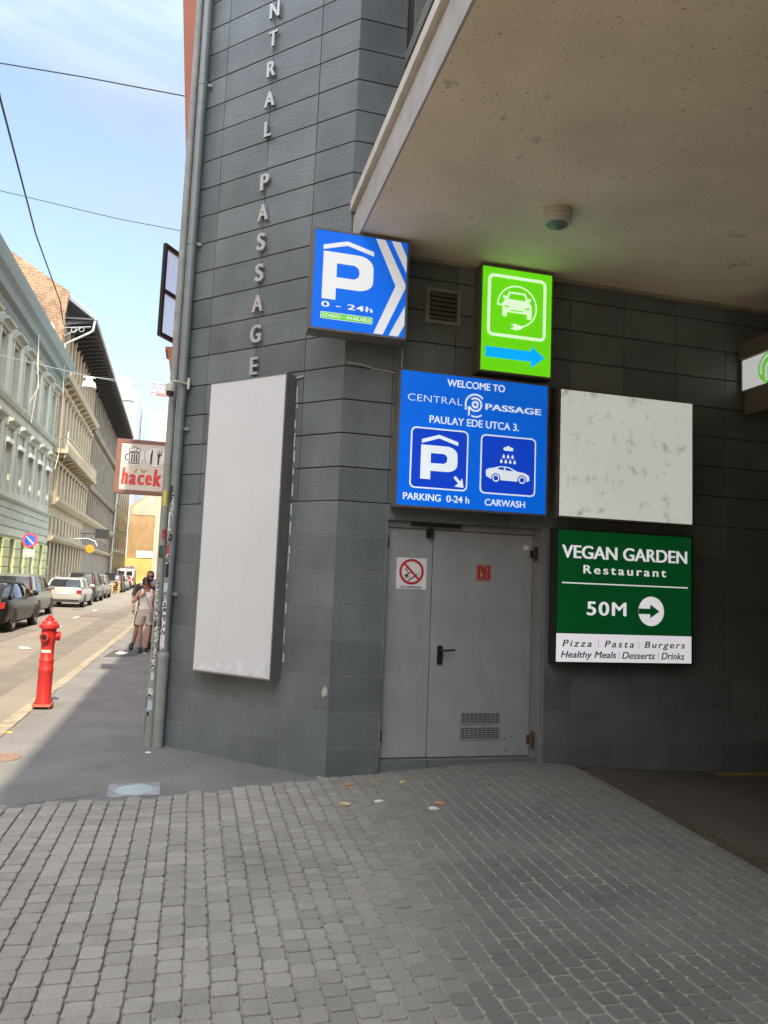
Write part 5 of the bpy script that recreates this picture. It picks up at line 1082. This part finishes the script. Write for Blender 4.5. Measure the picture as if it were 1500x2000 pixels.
# man behind her
mn = empty('person', (-1.03, 18.0, 0), R(2), 'taller person in a charcoal T-shirt and sunglasses, close behind the other', 'person')
V = [(0,0,.96,.135,.11),(0,0,1.14,.125,.10),(0,0,1.34,.155,.11),(0,.0,1.47,.10,.07),(0,-.01,1.54,.056),(0,-.02,1.59,.055),
     (-.20,.01,1.455,.062),(-.29,.03,1.17,.045),(-.27,-.06,.93,.031),
     (.20,.01,1.455,.062),(.27,.03,1.17,.045),(.25,-.06,.93,.031),
     (-.10,0,.86,.095),(-.16,-.05,.50,.060),(-.19,-.02,.30,.055),(-.235,.03,.10,.036),(-.26,-.08,.04,.034),
     (.10,0,.86,.095),(.12,.06,.50,.060),(.12,.16,.30,.055),(.12,.26,.12,.036),(.12,.17,.05,.034)]
c = skinned(V, Ed, 0); T = head(c, (.06,-.04,1.675), R(6), 1.02); hand(c, (-.27,-.06,.93), (0,-.1,-1), (1,0,0)); hand(c, (.25,-.06,.93), (0,-.1,-1), (-1,0,0))
c.build('body', skin_m, mn, smooth=True); face_parts(T, mn, 1.02, lip)
c = MB(); c.lathe([(.080,.0),(.084,.04),(.080,.075),(.065,.11),(.04,.134),(.01,.14)], 18, T @ Matrix.Translation((0,.014,0)) @ Matrix.Diagonal((1,1.18,1,1))); c.build('hair', hair_m, mn, smooth=True)
c = MB(); c.ball(T @ Vector((0,-.03,-.085)), .062, 12, 1.02, 1.05, .55); c.build('beard', hair_m, mn, smooth=True)
c = rings_loft([(0,0,.92,.185,.135),(0,0,1.06,.172,.13),(0,0,1.24,.190,.14),(0,0,1.36,.205,.14),(0,0,1.44,.19,.115),(0,0,1.50,.12,.085),(0,-.005,1.525,.075,.07)])
for sg in (-1,1): c.tube([(sg*.15,.0,1.455),(sg*.215,.01,1.43),(sg*.265,.02,1.24)], [.075,.08,.07], 12)
c.build('tshirt', navy_m, mn, smooth=True)
c = rings_loft([(0,0,.84,.190,.14),(0,0,.93,.182,.135),(0,0,.99,.17,.125)])
for sg in (-1,1): L0 = rings_loft([(sg*.125,-.03 if sg < 0 else .03,.54,.11,.12),(sg*.115,-.01,.70,.112,.128),(sg*.095,0,.88,.105,.13)]); c.add(L0.v, L0.f)
c.build('shorts', navy_m, mn, smooth=True)
for x_, y_ in ((-.255,-.05),(.12,.20)):
    c = rings_loft([(x_,y_-.02,.0,.048,.135),(x_,y_-.02,.03,.05,.138),(x_,y_,.07,.046,.09),(x_+.01,y_+.06,.14,.045,.055)]); c.build('shoe', shoe_m, mn, smooth=True)

# the row opposite carries on past the left edge of the picture and shades the passage
simple_building('opposite_building', 'ochre plastered house facing the passage across the street, left of the green building', -20, -8.6, -45, 25.9, 12.0, mat('ochre plaster', (.50,.43,.30), .9, var=.12, scale=.5), 1, 24, 'e')

# torn sticker on the corner and a crack in the asphalt
c = MB(); c.add([(0,0,0),(.055,.0,.03),(.05,-.003,.09),(.02,-.002,.105),(-.01,-.003,.05)], [(0,1,2,3,4)]); o = c.build('torn_sticker', mat('torn paper', (.42,.42,.36), .9, var=.2, scale=40)); o.location = (BX-.055, BY+.045, .70); o.rotation_euler.z = R(-45); tag(o, 'small torn pale sticker low on the corner of the chamfered slate wall', 'sticker')
c = MB(); pts = [(-.62,6.33),(-.70,6.30),(-.78,6.25),(-.90,6.22),(-1.02,6.17),(-1.15,6.12)]
for (a, b), (d, e) in zip(pts, pts[1:]): c.quad((a,b-.004,-.0025),(a,b+.006,-.0025),(d,e+.005,-.0025),(d,e-.005,-.0025))
c.build('sidewalk_crack', joint_dark, kind='structure')
